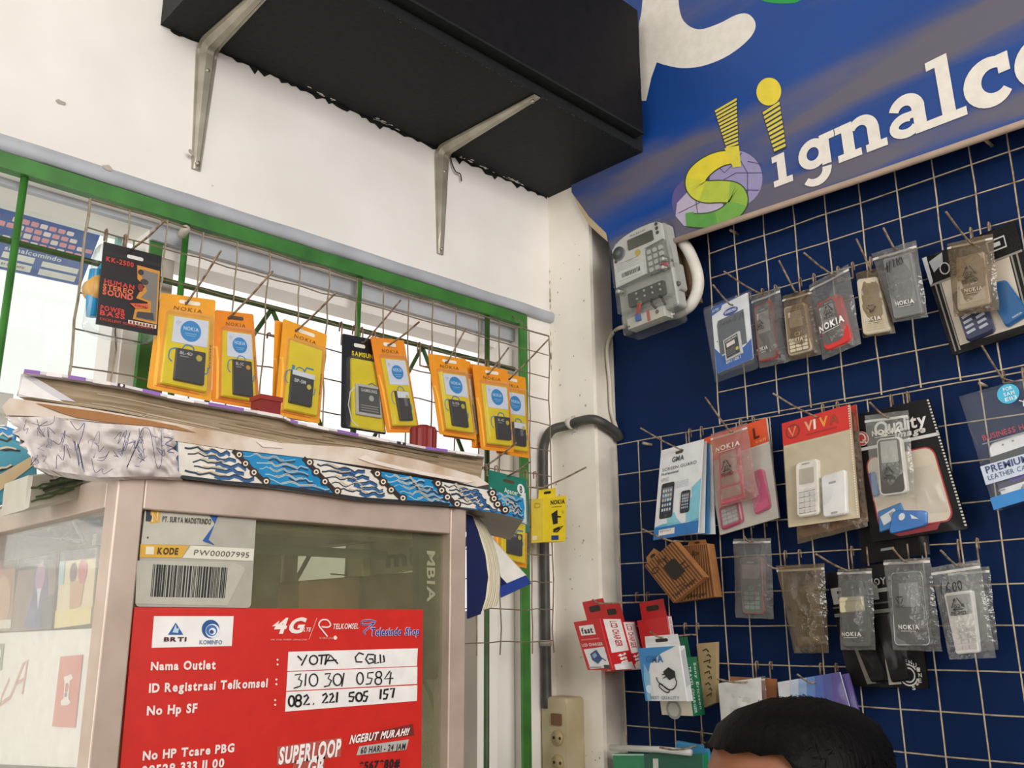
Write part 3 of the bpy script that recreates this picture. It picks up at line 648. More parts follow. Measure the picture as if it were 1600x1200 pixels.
tw = spline([Vector((x, y, 0)) for x, y in ((1112, 578), (1085, 570), (1055, 574), (1052, 588), (1078, 588), (1104, 582), (1084, 600), (1060, 620), (1066, 632))], 5); g.stroke(z8(*[(v.x, v.y) for v in tw]), 2.6, '#e8e2ee', .001); g.stroke(z8(*[(v.x, v.y) for v in tw]), 1.7, '#2b3d93', .0013)
g.quad(z8((1088, 603), (1297, 603), (1293, 632), (1084, 636)))
for i, (dx, dy) in enumerate(((-.006, 0), (.006, 0), (0, -.06), (0, .06))): g.text('Telesindo Shop', dx, 1+dy, 1, '#f0e6ee', z=.0009+i*.00005, w=1, bold=1)
g.text('Telesindo Shop', 0, 1, 1, '#2b3590', z=.0015, w=1, bold=1); g.pop()
for s, q in (('Nama Outlet', ((150, 750), (426, 742), (424, 778), (148, 782))), ('ID Registrasi Telkomsel', ((142, 842), (648, 820), (645, 854), (140, 878))), ('No Hp SF', ((133, 938), (348, 926), (345, 962), (131, 974))),
             ('No HP Tcare PBG', ((116, 1130), (506, 1096), (503, 1130), (113, 1166))), ('08529 333 11 00', ((110, 1194), (463, 1160), (460, 1194), (107, 1232)))):
    tq(s, q, '#f0e4e0', 2)
for y in (748, 832, 920):
    for k in (0, 20): g.poly(z8(*[(692-(y-748)*.06+4.5*math.cos(i*.7), y-9+k+4.5*math.sin(i*.7)) for i in range(9)]), '#f0e4e0', .001)
g.poly(z8((738, 705), (1290, 690), (1286, 765), (734, 787)), WH); g.poly(z8((734, 791), (1288, 768), (1287, 842), (729, 872)), WH); g.poly(z8((729, 876), (1288, 847), (1286, 914), (724, 960)), WH)
def hand(strokes, ox, oy, w=6, sh=-.035):
    for p in strokes: g.stroke(z8(*[(ox+x, oy+y+x*sh) for x, y in p]), w/2.7278, BK, .0014)
o_ = lambda cx, cy, rx, ry: [(cx+rx*math.cos(a), cy+ry*math.sin(a)) for a in [i*.42-1.5 for i in range(16)]]
hand([[(0, 0), (18, 20)], [(40, -3), (16, 42)], o_(68, 20, 17, 19), [(88, 2), (136, 0)], [(104, 3), (100, 40)], [(124, 3), (116, 42)], [(116, 42), (140, 2), (172, 40)], [(124, 25), (166, 24)],
      [(282, 4), (262, -4), (246, 14), (250, 34), (276, 36)], [(326, 6), (300, 4), (290, 24), (304, 44), (324, 38), (320, 24), (304, 24)], [(330, 6), (330, 44), (346, 40)], [(352, 6), (354, 42), (370, 38), (366, 10)]], 778, 722)
hand([[(4, 4), (30, 0), (20, 22), (34, 30), (28, 52), (0, 60)], [(52, 0), (48, 52)], o_(84, 28, 18, 26), [(132, 4), (156, 2), (146, 24), (160, 32), (150, 54), (128, 58)], o_(186, 30, 18, 25), [(214, 2), (204, 60)],
      o_(282, 28, 14, 25), [(340, 4), (316, 6), (314, 26), (334, 30), (326, 52), (306, 54)], o_(362, 14, 12, 13), o_(360, 42, 14, 15), [(410, 0), (386, 34), (424, 32)], [(414, 6), (408, 58)]], 762, 800, 5.5)
hand([o_(14, 26, 12, 22), o_(44, 14, 11, 12), o_(42, 38, 13, 13), [(66, 12), (80, 4), (86, 16), (66, 46), (92, 44)], [(106, 44), (110, 46)], [(146, 12), (160, 4), (166, 16), (146, 44), (170, 42)], [(176, 12), (188, 6), (192, 18), (176, 44), (198, 42)], [(210, 2), (206, 46)],
      [(282, 8), (262, 10), (260, 24), (280, 28), (274, 46), (258, 44)], o_(302, 30, 13, 18), [(340, 8), (324, 10), (322, 26), (338, 30), (330, 50), (318, 48)], [(396, 4), (392, 46)], [(428, 6), (410, 8), (408, 24), (424, 28), (418, 46), (404, 46)], [(434, 6), (452, 4), (444, 44)]], 738, 890, 8, -.075)
g.poly(z8((1000, 1070), (1268, 1012), (1275, 1060), (1040, 1092)), '#7a2a22', .0006)
tq('NGEBUT MURAH!!', ((1000, 1062), (1250, 1030), (1244, 1058), (994, 1096)), '#f6efec', 2, slant=.15)
g.poly(z8((1040, 1108), (1252, 1078), (1240, 1122), (1028, 1146)), '#b9b5b0', .0008); tq('60 HARI - 24 JAM', ((1046, 1112), (1236, 1094), (1232, 1120), (1042, 1138)), '#2a2828', 1)
tq('*567*80#', ((1040, 1176), (1212, 1160), (1208, 1198), (1036, 1206)), '#1f1c1e', 2)
for mt, zz, bo in (('#f3d9d2', .0011, 2), ('#c9281f', .0015, 1)):
    g.quad(z8((700, 1116), (962, 1078), (954, 1146), (692, 1182))); g.text('SUPERLOOP', 0, 1, 1, mt if bo == 2 else '#f7f1ee', z=zz, w=1, bold=2); g.pop()
g.poly(z8((690, 1110), (966, 1070), (962, 1152), (688, 1190)), '#b5574c', .0006)
tq('7 GB', ((770, 1170), (890, 1156), (880, 1226), (760, 1236)), '#f6efec', 2)
g.poly(z8((760, 1168), (896, 1150), (886, 1232), (752, 1242)), '#b5574c', .0006)
t.part('print', g)

t = Thing('code_sticker', 'pale grey sticker with a bar code above the red notice', 'sticker', P=[L(x, y, YC+.0075) for x, y in (Z8(128, 84), Z8(602, 122), Z8(578, 518), Z8(84, 512))])
g = t.g(); g.slab(0, 0, 1, 1, -.0012, 0, '#aeab9f:.35', r=.035); t.part('sheet', g)
g = pxg('L', DL-(YC+.0075))
g.poly(z8((128, 92), (390, 104), (430, 165), (375, 238), (400, 252), (110, 246)), '#c0bdaf', .0004); g.poly(z8((555, 350), (510, 322), (92, 316), (86, 500), (478, 508)), '#b9b6a8', .0004)
g.poly(z8((390, 104), (447, 106), (398, 228), (425, 250), (372, 232), (424, 160)), '#27579e', .0006)
g.poly(z8((146, 98), (194, 96), (190, 154), (146, 158)), '#d9aa3c', .0006); g.poly(z8((132, 96), (152, 94), (150, 120), (160, 130), (150, 150), (130, 148)), '#2c3344', .0007); g.stroke(z8((158, 150), (160, 112), (178, 146), (182, 108)), 2.2, '#efe0b0', .0009)
tq('PT. SURYA MADISTRINDO', ((200, 128), (408, 140), (406, 162), (198, 150)), '#3b3a38', 1)
g.poly(z8((108, 246), (316, 252), (282, 304), (104, 302)), '#d9a93a', .0006); g.poly(z8((322, 252), (592, 266), (588, 318), (286, 305)), '#dcd9c8', .0006)
g.poly(z8((132, 256), (166, 257), (164, 290), (128, 289)), '#e9e2c8', .0008); tq('KODE', ((180, 262), (268, 264), (264, 290), (176, 288)), '#4a3a18', 2); tq('PW00007995', ((336, 270), (570, 282), (566, 304), (332, 292)), '#57564e', 0)
x = 150; random.seed(3)
while x < 472:
    w = random.choice((3, 3, 4, 6, 9)); k = (x-150)/322; g.poly(z8((x+12-4*k, lerp(332, 346, k)), (x+12+w-4*k, lerp(332, 346, k)), (x+w-4*k, lerp(470, 476, k)), (x-4*k, lerp(470, 476, k))), '#232426', .0007); x += w+random.choice((2, 3, 3, 5))
g.poly(z8(*[(139+4*math.cos(i), 218+5*math.sin(i)) for i in range(6)]), '#3a3a38', .0007)
t.part('print', g)

# ================================================================== paper stack and wrapped bundle on top of the showcase
random.seed(11)
Z4 = lambda x, y: (x/3.6364, 540+y/3.6364)
Z7 = lambda x, y: (400+x/3.0769, 640+y/3.0769)
Z3 = lambda x, y: (400+x/3.4783, 440+y/3.4783)
YS = .742; OF = DL-YS
def Pn(f, *p): return [f(*q) for q in p]
def pxs(wall, off, skew):   # like pxg, but depth runs askew along the wall
    g = G(lambda a, b, z: L(a, b, DL-off)+Vector((-z*skew/.2, -z, 0))); g.nrm = Vector((0, -1, 0)); return g
t = Thing('paper_bundle', 'wide bundle wrapped in blue and white printed paper, lying on the showcase', 'bundle', loc=L(500, 740, YS))
top = Pn(Z4, (1000, 540), (1300, 592), (1600, 622))+Pn(Z7, (250, 232), (560, 290), (860, 340), (1120, 385), (1285, 425))
bot = Pn(Z7, (1292, 470), (1286, 530), (1170, 500), (940, 462), (500, 432), (0, 366))+Pn(Z4, (1300, 782), (1010, 746))
g = pxs('L', OF, .17); g.prism(top+bot, -.2, -.0006, '#3a7fb0', '#8c8478'); t.part('body', g)
g = pxg('L', OF); B1, B2 = '#2487bd:.3', '#e2dcd0:.4'
cl = [((278, 690), (280, 746)), (Z4(1325, 596), Z4(1520, 790)), (Z7(228, 232), Z7(398, 410)), (Z7(556, 290), Z7(712, 440)), (Z7(852, 340), Z7(968, 466)), (Z7(1118, 388), Z7(1196, 492)), (Z7(1284, 428), Z7(1290, 526))]
pc = [B2, B1, B2, B1, B2, B1]
for i in range(6): g.poly([cl[i][0], cl[i+1][0], cl[i+1][1], cl[i][1]], pc[i], .0002)
for i in range(6):     # wavy printed streaks
    a, b = cl[i], cl[i+1]
    for k in range(5):
        v = .12+.18*k; u0, u1 = random.uniform(.04, .2), random.uniform(.78, .95); p = []
        for s in range(15):
            u = lerp(u0, u1, s/14); l_ = Vector(a[0]).lerp(Vector(a[1]), v); r_ = Vector(b[0]).lerp(Vector(b[1]), v); q = l_.lerp(r_, u); p.append((q.x, q.y+random.uniform(-1.6, 1.6)+2*math.sin(s*1.3+k)))
        if pc[i] == B2: g.stroke(p, random.uniform(1.6, 3.2), '#24384f', .0005); g.stroke([(x, y+3) for x, y in p[6:]], 3.4, '#2b5f92', .0007); g.stroke([(x+3, y-2.5) for x, y in p[2:9]], 1.5, '#c9b896', .0008)
        else: g.stroke(p, random.uniform(1.0, 2.0), '#9fc0cf', .0005); g.stroke([(x, y+3) for x, y in p[7:]], 2.4, '#2a3f58', .0006); g.stroke([(x, y-2) for x, y in p[3:12]], 1.2, '#c7b79a', .0007)
for i in range(1, 6):  # chains of round beads along the slanted borders
    a, b = Vector(cl[i][0]), Vector(cl[i][1]); g.stroke([tuple(a.lerp(b, s/6)) for s in range(7)], 7, '#2f2420', .001)
    for s in (.12, .38, .64, .9):
        c = a.lerp(b, s)+Vector((3.5*math.sin(s*9), 0)); 
        for r_, mt, z in ((6.6, '#3a2b22', .0014), (4.0, '#e8e0cc', .0017), (2.0, '#3a2b22', .002)): g.poly([(c.x+r_*math.cos(q*.524), c.y+r_*math.sin(q*.524)) for q in range(12)], mt, z)
g.stroke(Pn(Z4, (1012, 742), (1300, 778), (1590, 800))+Pn(Z7, (500, 428), (930, 456)), 5, '#22262c', .0012)
t.part('print', g)
# crumpled white wrapping with pen scribbles round the left end
g = pxg('L', OF); nu, nv = 52, 18
tl = [Vector(Z4(*p)) for p in ((60, 405), (300, 405), (560, 440), (860, 460), (985, 480))]; bl = [Vector(Z4(*p)) for p in ((190, 690), (330, 715), (560, 748), (840, 742), (1022, 748))]
def along(q, u):
    k = min(int(u*4), 3); return q[k].lerp(q[k+1], u*4-k)
def crum(u, v):
    c = along(tl, u).lerp(along(bl, u), v); j = noise.noise(Vector((u*9, v*4, 1)))*6
    if u == 0: c.x += 14*abs(noise.noise(Vector((v*7, 3, 0))))*4-10+ (0 if v < .4 else (v-.4)*18)
    if u == 1: c.x += 8*noise.noise(Vector((v*9, 8, 0)))
    return c.x, c.y+(j*.4 if 0 < v < 1 else 0), .006+.008*noise.noise(Vector((u*17, v*6, 4)))+.006*noise.noise(Vector((u*7, v*4, 9)))
g.surf(crum, nu, nv, 'crumpled_paper')
z0 = [g.mp(*crum(0, j/9)) for j in range(10)]; zb_ = [p+Vector((.03, .05, 0)) for p in z0]
g.add(z0+zb_, [[j, j+1, 11+j, 10+j] for j in range(9)], 'crumpled_paper')
p0 = [g.mp(*crum(i/26, 1)) for i in range(27)]; g.add(p0+[p+Vector((.02, .03, 0)) for p in p0], [[i, i+1, 28+i, 27+i] for i in range(26)], 'crumpled_paper')
wrap = t.part('loose_wrap', g, label='crumpled white paper with blue pen scribbles round the left end')
g = pxg('L', OF); random.seed(4)
for q in (((150, 420), (135, 480), (160, 470), (150, 500)), ((210, 420), (225, 470), (255, 520), (215, 470), (270, 430)), ((400, 430), (440, 480), (480, 440), (470, 500), (455, 540), (430, 600), (425, 540), (450, 690), (440, 550), (470, 700), (445, 560), (480, 720)), ((650, 530), (690, 490), (670, 560), (720, 480), (690, 620), (740, 490), (710, 600), (700, 560)), ((790, 470), (800, 560), (815, 470), (780, 560), (820, 640), (800, 490), (850, 480), (880, 640), (900, 700), (920, 640), (915, 480)), ((720, 700), (760, 600), (800, 520), (740, 650), (720, 690)), ((320, 700), (325, 620), (360, 650), (370, 560), (400, 640)), ((560, 640), (600, 630), (620, 600), (590, 650), (550, 650)), ((930, 520), (980, 530), (940, 560), (985, 580), (950, 600), (990, 610)), ((300, 540), (340, 560), (370, 480), (365, 520)), ((180, 440), (240, 455), (300, 440), (310, 400)), ((520, 640), (540, 720), (580, 700), (590, 730), (640, 700))):
    g.stroke([Z4(v.x, v.y) for v in spline([Vector((*p, 0)) for p in q], 4)], random.choice((.9, 1.1, 1.5)), random.choice(('#3d3f63', '#44466c', '#2b2d48')), .0185)
for k in range(34):
    x, y = random.uniform(140, 940), random.uniform(490, 660); q = [(x+random.uniform(-26, 26), y+random.uniform(-36, 36)) for i in range(random.choice((3, 4, 5)))]
    g.stroke([Z4(v.x, v.y) for v in spline([Vector((*p, 0)) for p in q], 4)], random.choice((.6, .8, 1.0)), random.choice(('#5a5c80', '#44466c', '#6d6f8e')), .0186)
o = g.build('pen_marks', wrap, t.m)
# torn sheets between bundle and stack
g = pxs('L', OF, .17)
torn = Pn(Z4, (16, 350), (60, 300), (200, 318), (430, 345), (900, 425), (1600, 555))+Pn(Z3, (560, 905), (900, 975), (1205, 1060))+Pn(Z7, (1120, 360), (1060, 372), (900, 330), (640, 290), (300, 240), (0, 205))+Pn(Z4, (1300, 590), (980, 540), (985, 478), (700, 452), (400, 418), (180, 402), (40, 398))
g.prism(torn, -.2, .001, 'torn_paper'); g.mp = pxg('L', OF).mp
g.poly(Pn(Z4, (200, 325), (340, 345), (560, 375), (820, 420), (1000, 455), (1120, 495), (900, 462), (640, 440), (440, 410), (340, 380)), '#a6754a:.9', .0022)
g.poly(Pn(Z3, (555, 960), (600, 940), (650, 972), (800, 1010), (1000, 1050), (1190, 1085), (1150, 1095), (900, 1050), (700, 1005), (620, 985)), '#e3d5cb:.9', .0024)
g.poly(Pn(Z3, (0, 868), (110, 880), (150, 905), (40, 900)), '#e3d8cc:.9', .0022)
t.part('torn_layer', g, label='torn whitish cardboard on top of the bundle')
# thick stack of sheets, purple printed cover on top
t = Thing('paper_stack', 'thick stack of aged sheets with a purple printed cover, topmost on the showcase', 'paper stack', loc=L(400, 640, YS))
topl = Pn(Z4, (135, 150), (400, 185), (700, 235), (1000, 305), (1590, 405))+Pn(Z3, (210, 770), (560, 840), (900, 905), (1240, 952))
botl = Pn(Z3, (1215, 1078), (900, 1000), (560, 935))+Pn(Z4, (1600, 575), (1000, 445), (640, 372), (300, 320), (95, 285))
g = pxs('L', OF-.004, .17); g.prism(topl+botl, -.2, 0, 'page_edge'); t.part('pages', g)
g = pxg('L', OF-.004); random.seed(5); topv = [Vector(p) for p in topl]; botv = [Vector(p) for p in botl[::-1]]
def al(q, u):
    n = len(q)-1; k = min(int(u*n), n-1); return q[k].lerp(q[k+1], u*n-k)
for k in range(30):
    v = random.uniform(.06, .96); u0 = random.uniform(.05, .8); u1 = min(.985, u0+random.uniform(.08, .35)); p = []
    for s in range(9):
        u = lerp(u0, u1, s/8); xx = lerp(topv[0].x, topv[-1].x, u)
        def yat(q):
            for a, b in zip(q, q[1:]):
                if a.x <= xx <= b.x: return lerp(a.y, b.y, (xx-a.x)/(b.x-a.x))
            return q[-1].y if xx > q[-1].x else q[0].y
        p.append((xx, lerp(yat(topv), yat(botv), v)))
    g.stroke(p, random.uniform(.5, 1.3), random.choice(('#7f6b50', '#c2b196', '#6d5a41', '#b8a78c')), .0005)
g.poly(Pn(Z4, (120, 160), (180, 170), (300, 240), (430, 320), (280, 300), (100, 290)), '#d5d2d6:.8', .0009)
g.poly(Pn(Z4, (130, 170), (170, 200), (260, 260), (360, 320), (160, 290), (105, 275)), '#efece9:.8', .0013)
pg = t.part('edge_lines', g)
cv = G(); P0 = [L(*p, YS+.0-.006) for p in topl]
up = Vector((0, 0, .0022)); bk = Vector((.17, .2, 0)); n = len(P0)
cv.add(P0+[p+up for p in P0]+[p+bk for p in P0]+[p+bk+up for p in P0], [[i, i+1, n+i+1, n+i] for i in range(n-1)]+[[n+i, n+i+1, 3*n+i+1, 3*n+i] for i in range(n-1)]+[[i, 2*n+i, 2*n+i+1, i+1] for i in range(n-1)]+[[0, n, 3*n, 2*n], [n-1, 3*n-1, 4*n-1, 2*n-1]], '#d9d3d6')
co = t.part('cover', cv)
pr = G(); 
for k in range(17):
    u = k/17; c = ('#8d63b0', '#efe9e8', '#8d63b0', '#e4dcd8', '#2c2530')[k % 5]; a, b = al([Vector(p) for p in P0], u), al([Vector(p) for p in P0], u+(.042 if c != '#2c2530' else .018)); f = Vector((0, -.0006, 0)); pr.add([a+f-up*.3, b+f-up*.3, b+f+up*1.05, a+f+up*1.05], [[0, 1, 2, 3]], c)
    if c == '#2c2530':
        m_ = (a+b)/2+f*2+up*.4; pr.add([m_+Vector((.0013*math.cos(q), 0, .0013*math.sin(q))) for q in (0, .8, 1.6, 2.4, 3.1, 3.9, 4.7, 5.5)], [list(range(8))], '#f0ebe6')
pr.build('cover_print', co, t.m)
# further wrapped bundles lying behind along the left edge of the showcase top
random.seed(8)
for i, (q, Y, c1, c2, lab) in enumerate((
    ([(46, 742), (150, 730), (165, 770), (40, 796)], .84, '#b5b0a2', '#4a5c36', 'white bundle with green and black streaks under the crumpled wrapping'),
    ([(-40, 660), (58, 700), (60, 772), (-40, 800)], .93, '#4fa0b8', '#d8cdb4', 'turquoise bundle with tan stripes at the left edge, behind the scribbled paper'),
    ([(-60, 640), (30, 672), (20, 712), (-60, 720)], .98, '#2b88c4', '#e9e4da', 'small bright blue bundle at the left photo edge, rearmost on the showcase'))):
    P = [L(x, y, Y) for x, y in q]; t = Thing('paper_bundle', lab, 'bundle', 'further bundles on the showcase top', P=P); g = t.g(); g.slab(0, 0, 1, 1, -.07, 0, c1, bev=.003); t.part('body', g); g = t.g()
    for k in range(9):
        b = random.uniform(.1, .9); a = random.uniform(0, .3); g.stroke([(a+s*.08, b+random.uniform(-.03, .03)-s*.02) for s in range(8)], .03, c2 if k % 3 else '#2e302c', .0006+.0001*k)
    if i == 1: g.poly([(0, .75), (1, .1), (1, .3), (0, .98)], '#d9c39a', .002)
    t.part('print', g)
# dark red things just behind the stack
t = Thing('red_container', 'dark red scalloped container peeping over the middle of the stack', 'container', loc=L(660, 700, 1.0))
g = G(); c = L(661, 700, 1.0); zt = L(660, 668, 1.0).z; ring = []
for z, k in ((CZ1+.003, .95), (zt-.004, 1), (zt, .9)):
    ring += [(c.x+.0185*k*(1+.06*math.cos(12*a))*math.cos(a), c.y+.0185*k*(1+.06*math.cos(12*a))*math.sin(a), z) for a in [2*math.pi*i/60 for i in range(60)]]
g.add(ring, [[j*60+i, j*60+(i+1) % 60, j*60+60+(i+1) % 60, j*60+60+i] for j in range(2) for i in range(60)]+[list(range(120, 180)), list(range(60))[::-1]], '#84201c')
t.part('body', g); g = G(); g.tube([(c.x, c.y, zt), (c.x, c.y, zt+.003)], .008, '#6a1815', 12); t.part('lid_knob', g)
t = Thing('red_container', 'dark red box peeping over the stack near its left third', 'container', loc=L(415, 640, 1.0))
c = L(415, 640, 1.0); zt = L(415, 621, 1.0).z; g = G(); g.box((c.x-.014, c.y-.012, CZ1+.003), (c.x+.014, c.y+.012, zt-.006), '#84201c'); t.part('body', g); g = G(); g.box((c.x-.0155, c.y-.0135, zt-.006), (c.x+.0155, c.y+.0135, zt), '#93281f'); t.part('lid', g)

# booklet hanging at the right side of the showcase
t = Thing('booklet', 'navy-covered booklet hanging open beside the right post of the showcase', 'booklet', loc=L(735, 805, .80))
ZB = lambda x, y: (660+x/2.307, 680+y/2.307)
YB_ = .79
def pgs(p, y0, y1, mat, name, wave=None):
    g = G(); n = len(p); F = [L(*ZB(*q), y0) for q in p]; K = [f+Vector((.004, y1-y0, 0)) for f in F]
    g.add(F+K, [list(range(n)), list(range(n, 2*n))[::-1]]+[[i, n+i, n+(i+1) % n, (i+1) % n] for i in range(n)], mat); return t.part(name, g)
sp = lambda *p: [(v.x, v.y) for v in spline([Vector((*q, 0)) for q in p], 4)]
pgs([(158, 285), (175, 290), (195, 340), (222, 430), (232, 510), (222, 590), (205, 645), (160, 662)], .772, .774, '#16214d:.4', 'front_cover')
for k in range(6):
    d = k*9; pgs(sp((162+d*.2, 275), (190+d*.6, 315), (225+d*.7, 400), (242+d*.75, 490), (238+d*.8, 570), (218+d, 630-d*.3))+sp((190+d*1.0, 635-d*.4), (214+d*.75, 570), (224+d*.75, 490), (212+d*.7, 405), (180+d*.6, 325), (154+d*.2, 278)), .776+k*.004, .7785+k*.004, '#ddd3b4:.8' if k % 2 else '#e6ddc2:.8', 'page')
pgs([(232, 345), (250, 370), (310, 440), (372, 505), (290, 540), (276, 480), (262, 420)], .803, .805, '#e6e2da:.6', 'back_cover')
pgs([(278, 545), (372, 505), (390, 535), (282, 585)], .8022, .8048, '#27408f:.4', 'cover_stripe')
pgs([(272, 500), (305, 535), (282, 545)], .8018, .8046, '#16214d:.4', 'cover_corner')

# ================================================================== wire hooks
ROWS = {'L': (.502, .465, .423, .381, .336, .29, .245, .2, .155, .11, .065, .02), 'R': (.648, .6, .556, .505, .456, .407, .3585, .310, .302, .248, .197, .145, .095, .042, -.0075, -.062, -.112, -.165, -.215)}
def hook(wall, tip, hole, off, what, lateral=None):
    go = Lm+.0 if wall == 'L' else .024
    H = (lambda x, y, o: R(x, y, DR-o)) if wall == 'R' else (lambda x, y, o: L(x, y, DL-o))
    lat = (lambda p: p.y) if wall == 'R' else (lambda p: p.x)
    h = H(*hole, off); pts = []
    if tip:
        best = min((abs(lat(H(*tip, off+l*.002))-lat(h))+l*.0002, l) for l in range(4, 45))[1]; tp = H(*tip, off+best*.002)
        mid = h.lerp(tp, .5)+Vector((0, 0, -.002))
        pts = [mid, h.lerp(tp, .85)+Vector((0, 0, -.0005)), tp]
    n = Vector((-1, 0, 0)) if wall == 'R' else Vector((0, -1, 0)); s = Vector((0, 1, 0)) if wall == 'R' else Vector((1, 0, 0))
    base = h-n*(off-go-.002)+Vector((0, 0, .003))
    front = [h+n*.004]+pts if pts else [h+n*.012, h+n*.02+Vector((0, 0, .006))]
    g = G(); mt = 'rust_hook'
    g.tube(spline([base, base.lerp(h, .5)]+[h]+front, 4), .0014, mt, 6)
    zr = min([z for z in ROWS[wall] if z >= base.z-.004] or [base.z+.02]); zr = min(zr, base.z+.034)
    g.tube([base-s*.0115, base+s*.0115], .0013, mt, 6)
    for k in (-1, 1):
        a = base+s*.0115*k; u = Vector((0, 0, zr-base.z+.004)); b = -n*.0062
        g.tube([a, a+u*.9, a+u+b*.3, a+u+b, a+u*.8+b*1.1+Vector((0, 0, -.006))], .0013, mt, 6)
    o = g.build('wire_hook', mtx=Matrix.Translation(base)); return tag(o, what, 'hook', 'wire hooks on the display grids')

# ================================================================== packaging builders
def bulge(u, v, d, seed, cr): return d*(math.sin(math.pi*min(max(u, 0), 1))**.6)*(math.sin(math.pi*min(max(v, 0), 1))**.5)+cr*noise.noise(Vector((u*5+seed, v*8, seed)))*math.sin(math.pi*u)**.4+cr*.5*noise.noise(Vector((u*13, v*17+seed, seed)))*math.sin(math.pi*u)**.4
SEED = [1]
def film_bag(t, mat, d=.008, cr=.0018, zipb=.075, jag=.012, name='bag'):
    SEED[0] += 3; sd = SEED[0]; g = t.g()
    def edge(u, v): return u+jag*noise.noise(Vector((v*5, sd, u)))*2*(abs(u-.5)*2), v+jag*.6*noise.noise(Vector((u*5, sd+2, v)))*(abs(v-.5)*2)
    g.surf(lambda u, v: (*edge(u, v), bulge(u, v, d, sd, cr)), 14, 20, mat)
    g.surf(lambda u, v: (*edge(u, v), -bulge(u, v, d*.45, sd+1, cr)), 8, 12, mat)
    b = t.part(name, g); t.skin = (d, sd, cr)
    if zipb:
        g = t.g(); g.surf(lambda u, v: (u, zipb+(v-.5)*.028, .0016+.0008*math.sin(u*9)), 8, 1, '#d9d8d2:.3'); t.part('zip_strip', g)
    return b
def inner_phone(t, q, body, face, screen, keys=None, z=.001, th=.005, rim=None, r=.14, scr=(.14, .1, .86, .42), keyb=(.12, .55, .88, .95), nav=True, label=None, brand='NOKIA', name='phone_casing', fx=(.06, .03, .94, .97)):
    g = t.g(); g.quad(q); A = g.asp
    g.slab(0, 0, 1, 1, z-.004, z+th, rim or body, r=r, bev=.0014)
    o = t.part(name, g, label=label)
    g = t.g(); g.quad(q); zz = z+th+.0003
    g.rr(*fx, face, zz, r=r*.8)
    x0, y0, x1, y1 = scr; g.rr(x0, y0, x1, y1, screen, zz+.0003, r=.03)
    if brand: g.text(brand, .5, y0-.025, .025, '#d8d8d4' if face != '#d9d6ce' else '#4a4a48', zz+.0004, w=.3, al='c')
    sc_ = g.build('screen', o, t.m)
    if keys:
        g = t.g(); g.quad(q); a0, b0, a1, b1 = keyb
        if nav: g.rr(.38, b0-.095, .62, b0-.015, keys, zz+.0006, r=.05); g.rr(.43, b0-.078, .57, b0-.032, face, zz+.0009, r=.03)
        for i in range(3):
            for j in range(4):
                ww, hh = (a1-a0)/3, (b1-b0)/4; g.rr(a0+i*ww+.012, b0+j*hh+.008, a0+(i+1)*ww-.012, b0+(j+1)*hh-.008, keys, zz+.0006, r=.03)
        g.build('keypad', o, t.m)
    return o
def recycle(g, cx, cy, s, mat='#3a3835', z=.011, flip=1, code='02', base='PE-HD'):
    A = g.asp; p = [(cx, cy-s*A*flip), (cx+s*.95, cy+s*.7*A*flip), (cx-s*.95, cy+s*.7*A*flip)]
    for i in range(3):
        a, b = Vector((p[i][0]*A, p[i][1])), Vector((p[(i+1) % 3][0]*A, p[(i+1) % 3][1])); f_ = lambda v: (v.x/A, v.y); g.stroke([f_(a.lerp(b, .14)), f_(a.lerp(b, .68))], .022, mat, z); d = a.lerp(b, .66); e = b-a; m_ = Vector((-e.y, e.x))*.11
        g.poly([f_(d+m_), f_(a.lerp(b, .9)), f_(d-m_)], mat, z)
    if code: g.text(code, cx, cy+s*.55*A, s*.5*A, mat, z, al='c')
    if base: g.text(base, cx, cy+s*(1.45)*A, s*.5*A, mat, z, w=s*2, al='c')
GB = 'phone casings in zip bags'; RW = 'R'
def casing_bag(label, q, off, fm, inner=None, brandtext=None, rec=None, hand=None, d=.009, zipb=.075, white='#d8d6d0', cr=.0018):
    t = Thing('phone_casing_bag', label, 'phone casing', GB, P=wq(q, RW, off))
    if inner: inner(t)
    b = film_bag(t, fm, d, cr, zipb=zipb)
    g = t.g(); z = .002; m0 = g.mp; d_, sd_, cr_ = t.skin; g.mp = lambda a, b, z: m0(a, b, z+bulge(min(max(a, 0), 1), min(max(b, 0), 1), d_, sd_, cr_))
    if brandtext: x, y, w, h = brandtext; g.text('NOKIA', x, y, h, white, z, w=w, bold=2, gap=.14); g.rect(x+w*.1, y+.018, x+w*.8, y+.024, white, z)
    if rec: recycle(g, *rec[:3], z=z, **(rec[3] if len(rec) > 3 else {}))
    if hand:
        for p in hand: g.stroke(p, .02, '#16161a', z)
    if g.f: g.build('bag_print', b, t.m)
    return t
def zz(sc_, ox, oy): return lambda *p: [(ox+x/sc_, oy+y/sc_) for x, y in p]
a2 = zz(4.2105, 1080, 340); a3 = zz(5, 1420, 320); a4 = zz(4.7059, 1000, 600); a5 = zz(4.6167, 1300, 590); a6 = zz(4.4444, 1000, 820); a7 = zz(4, 1200, 840); a8 = zz(2.7586, 820, 900)

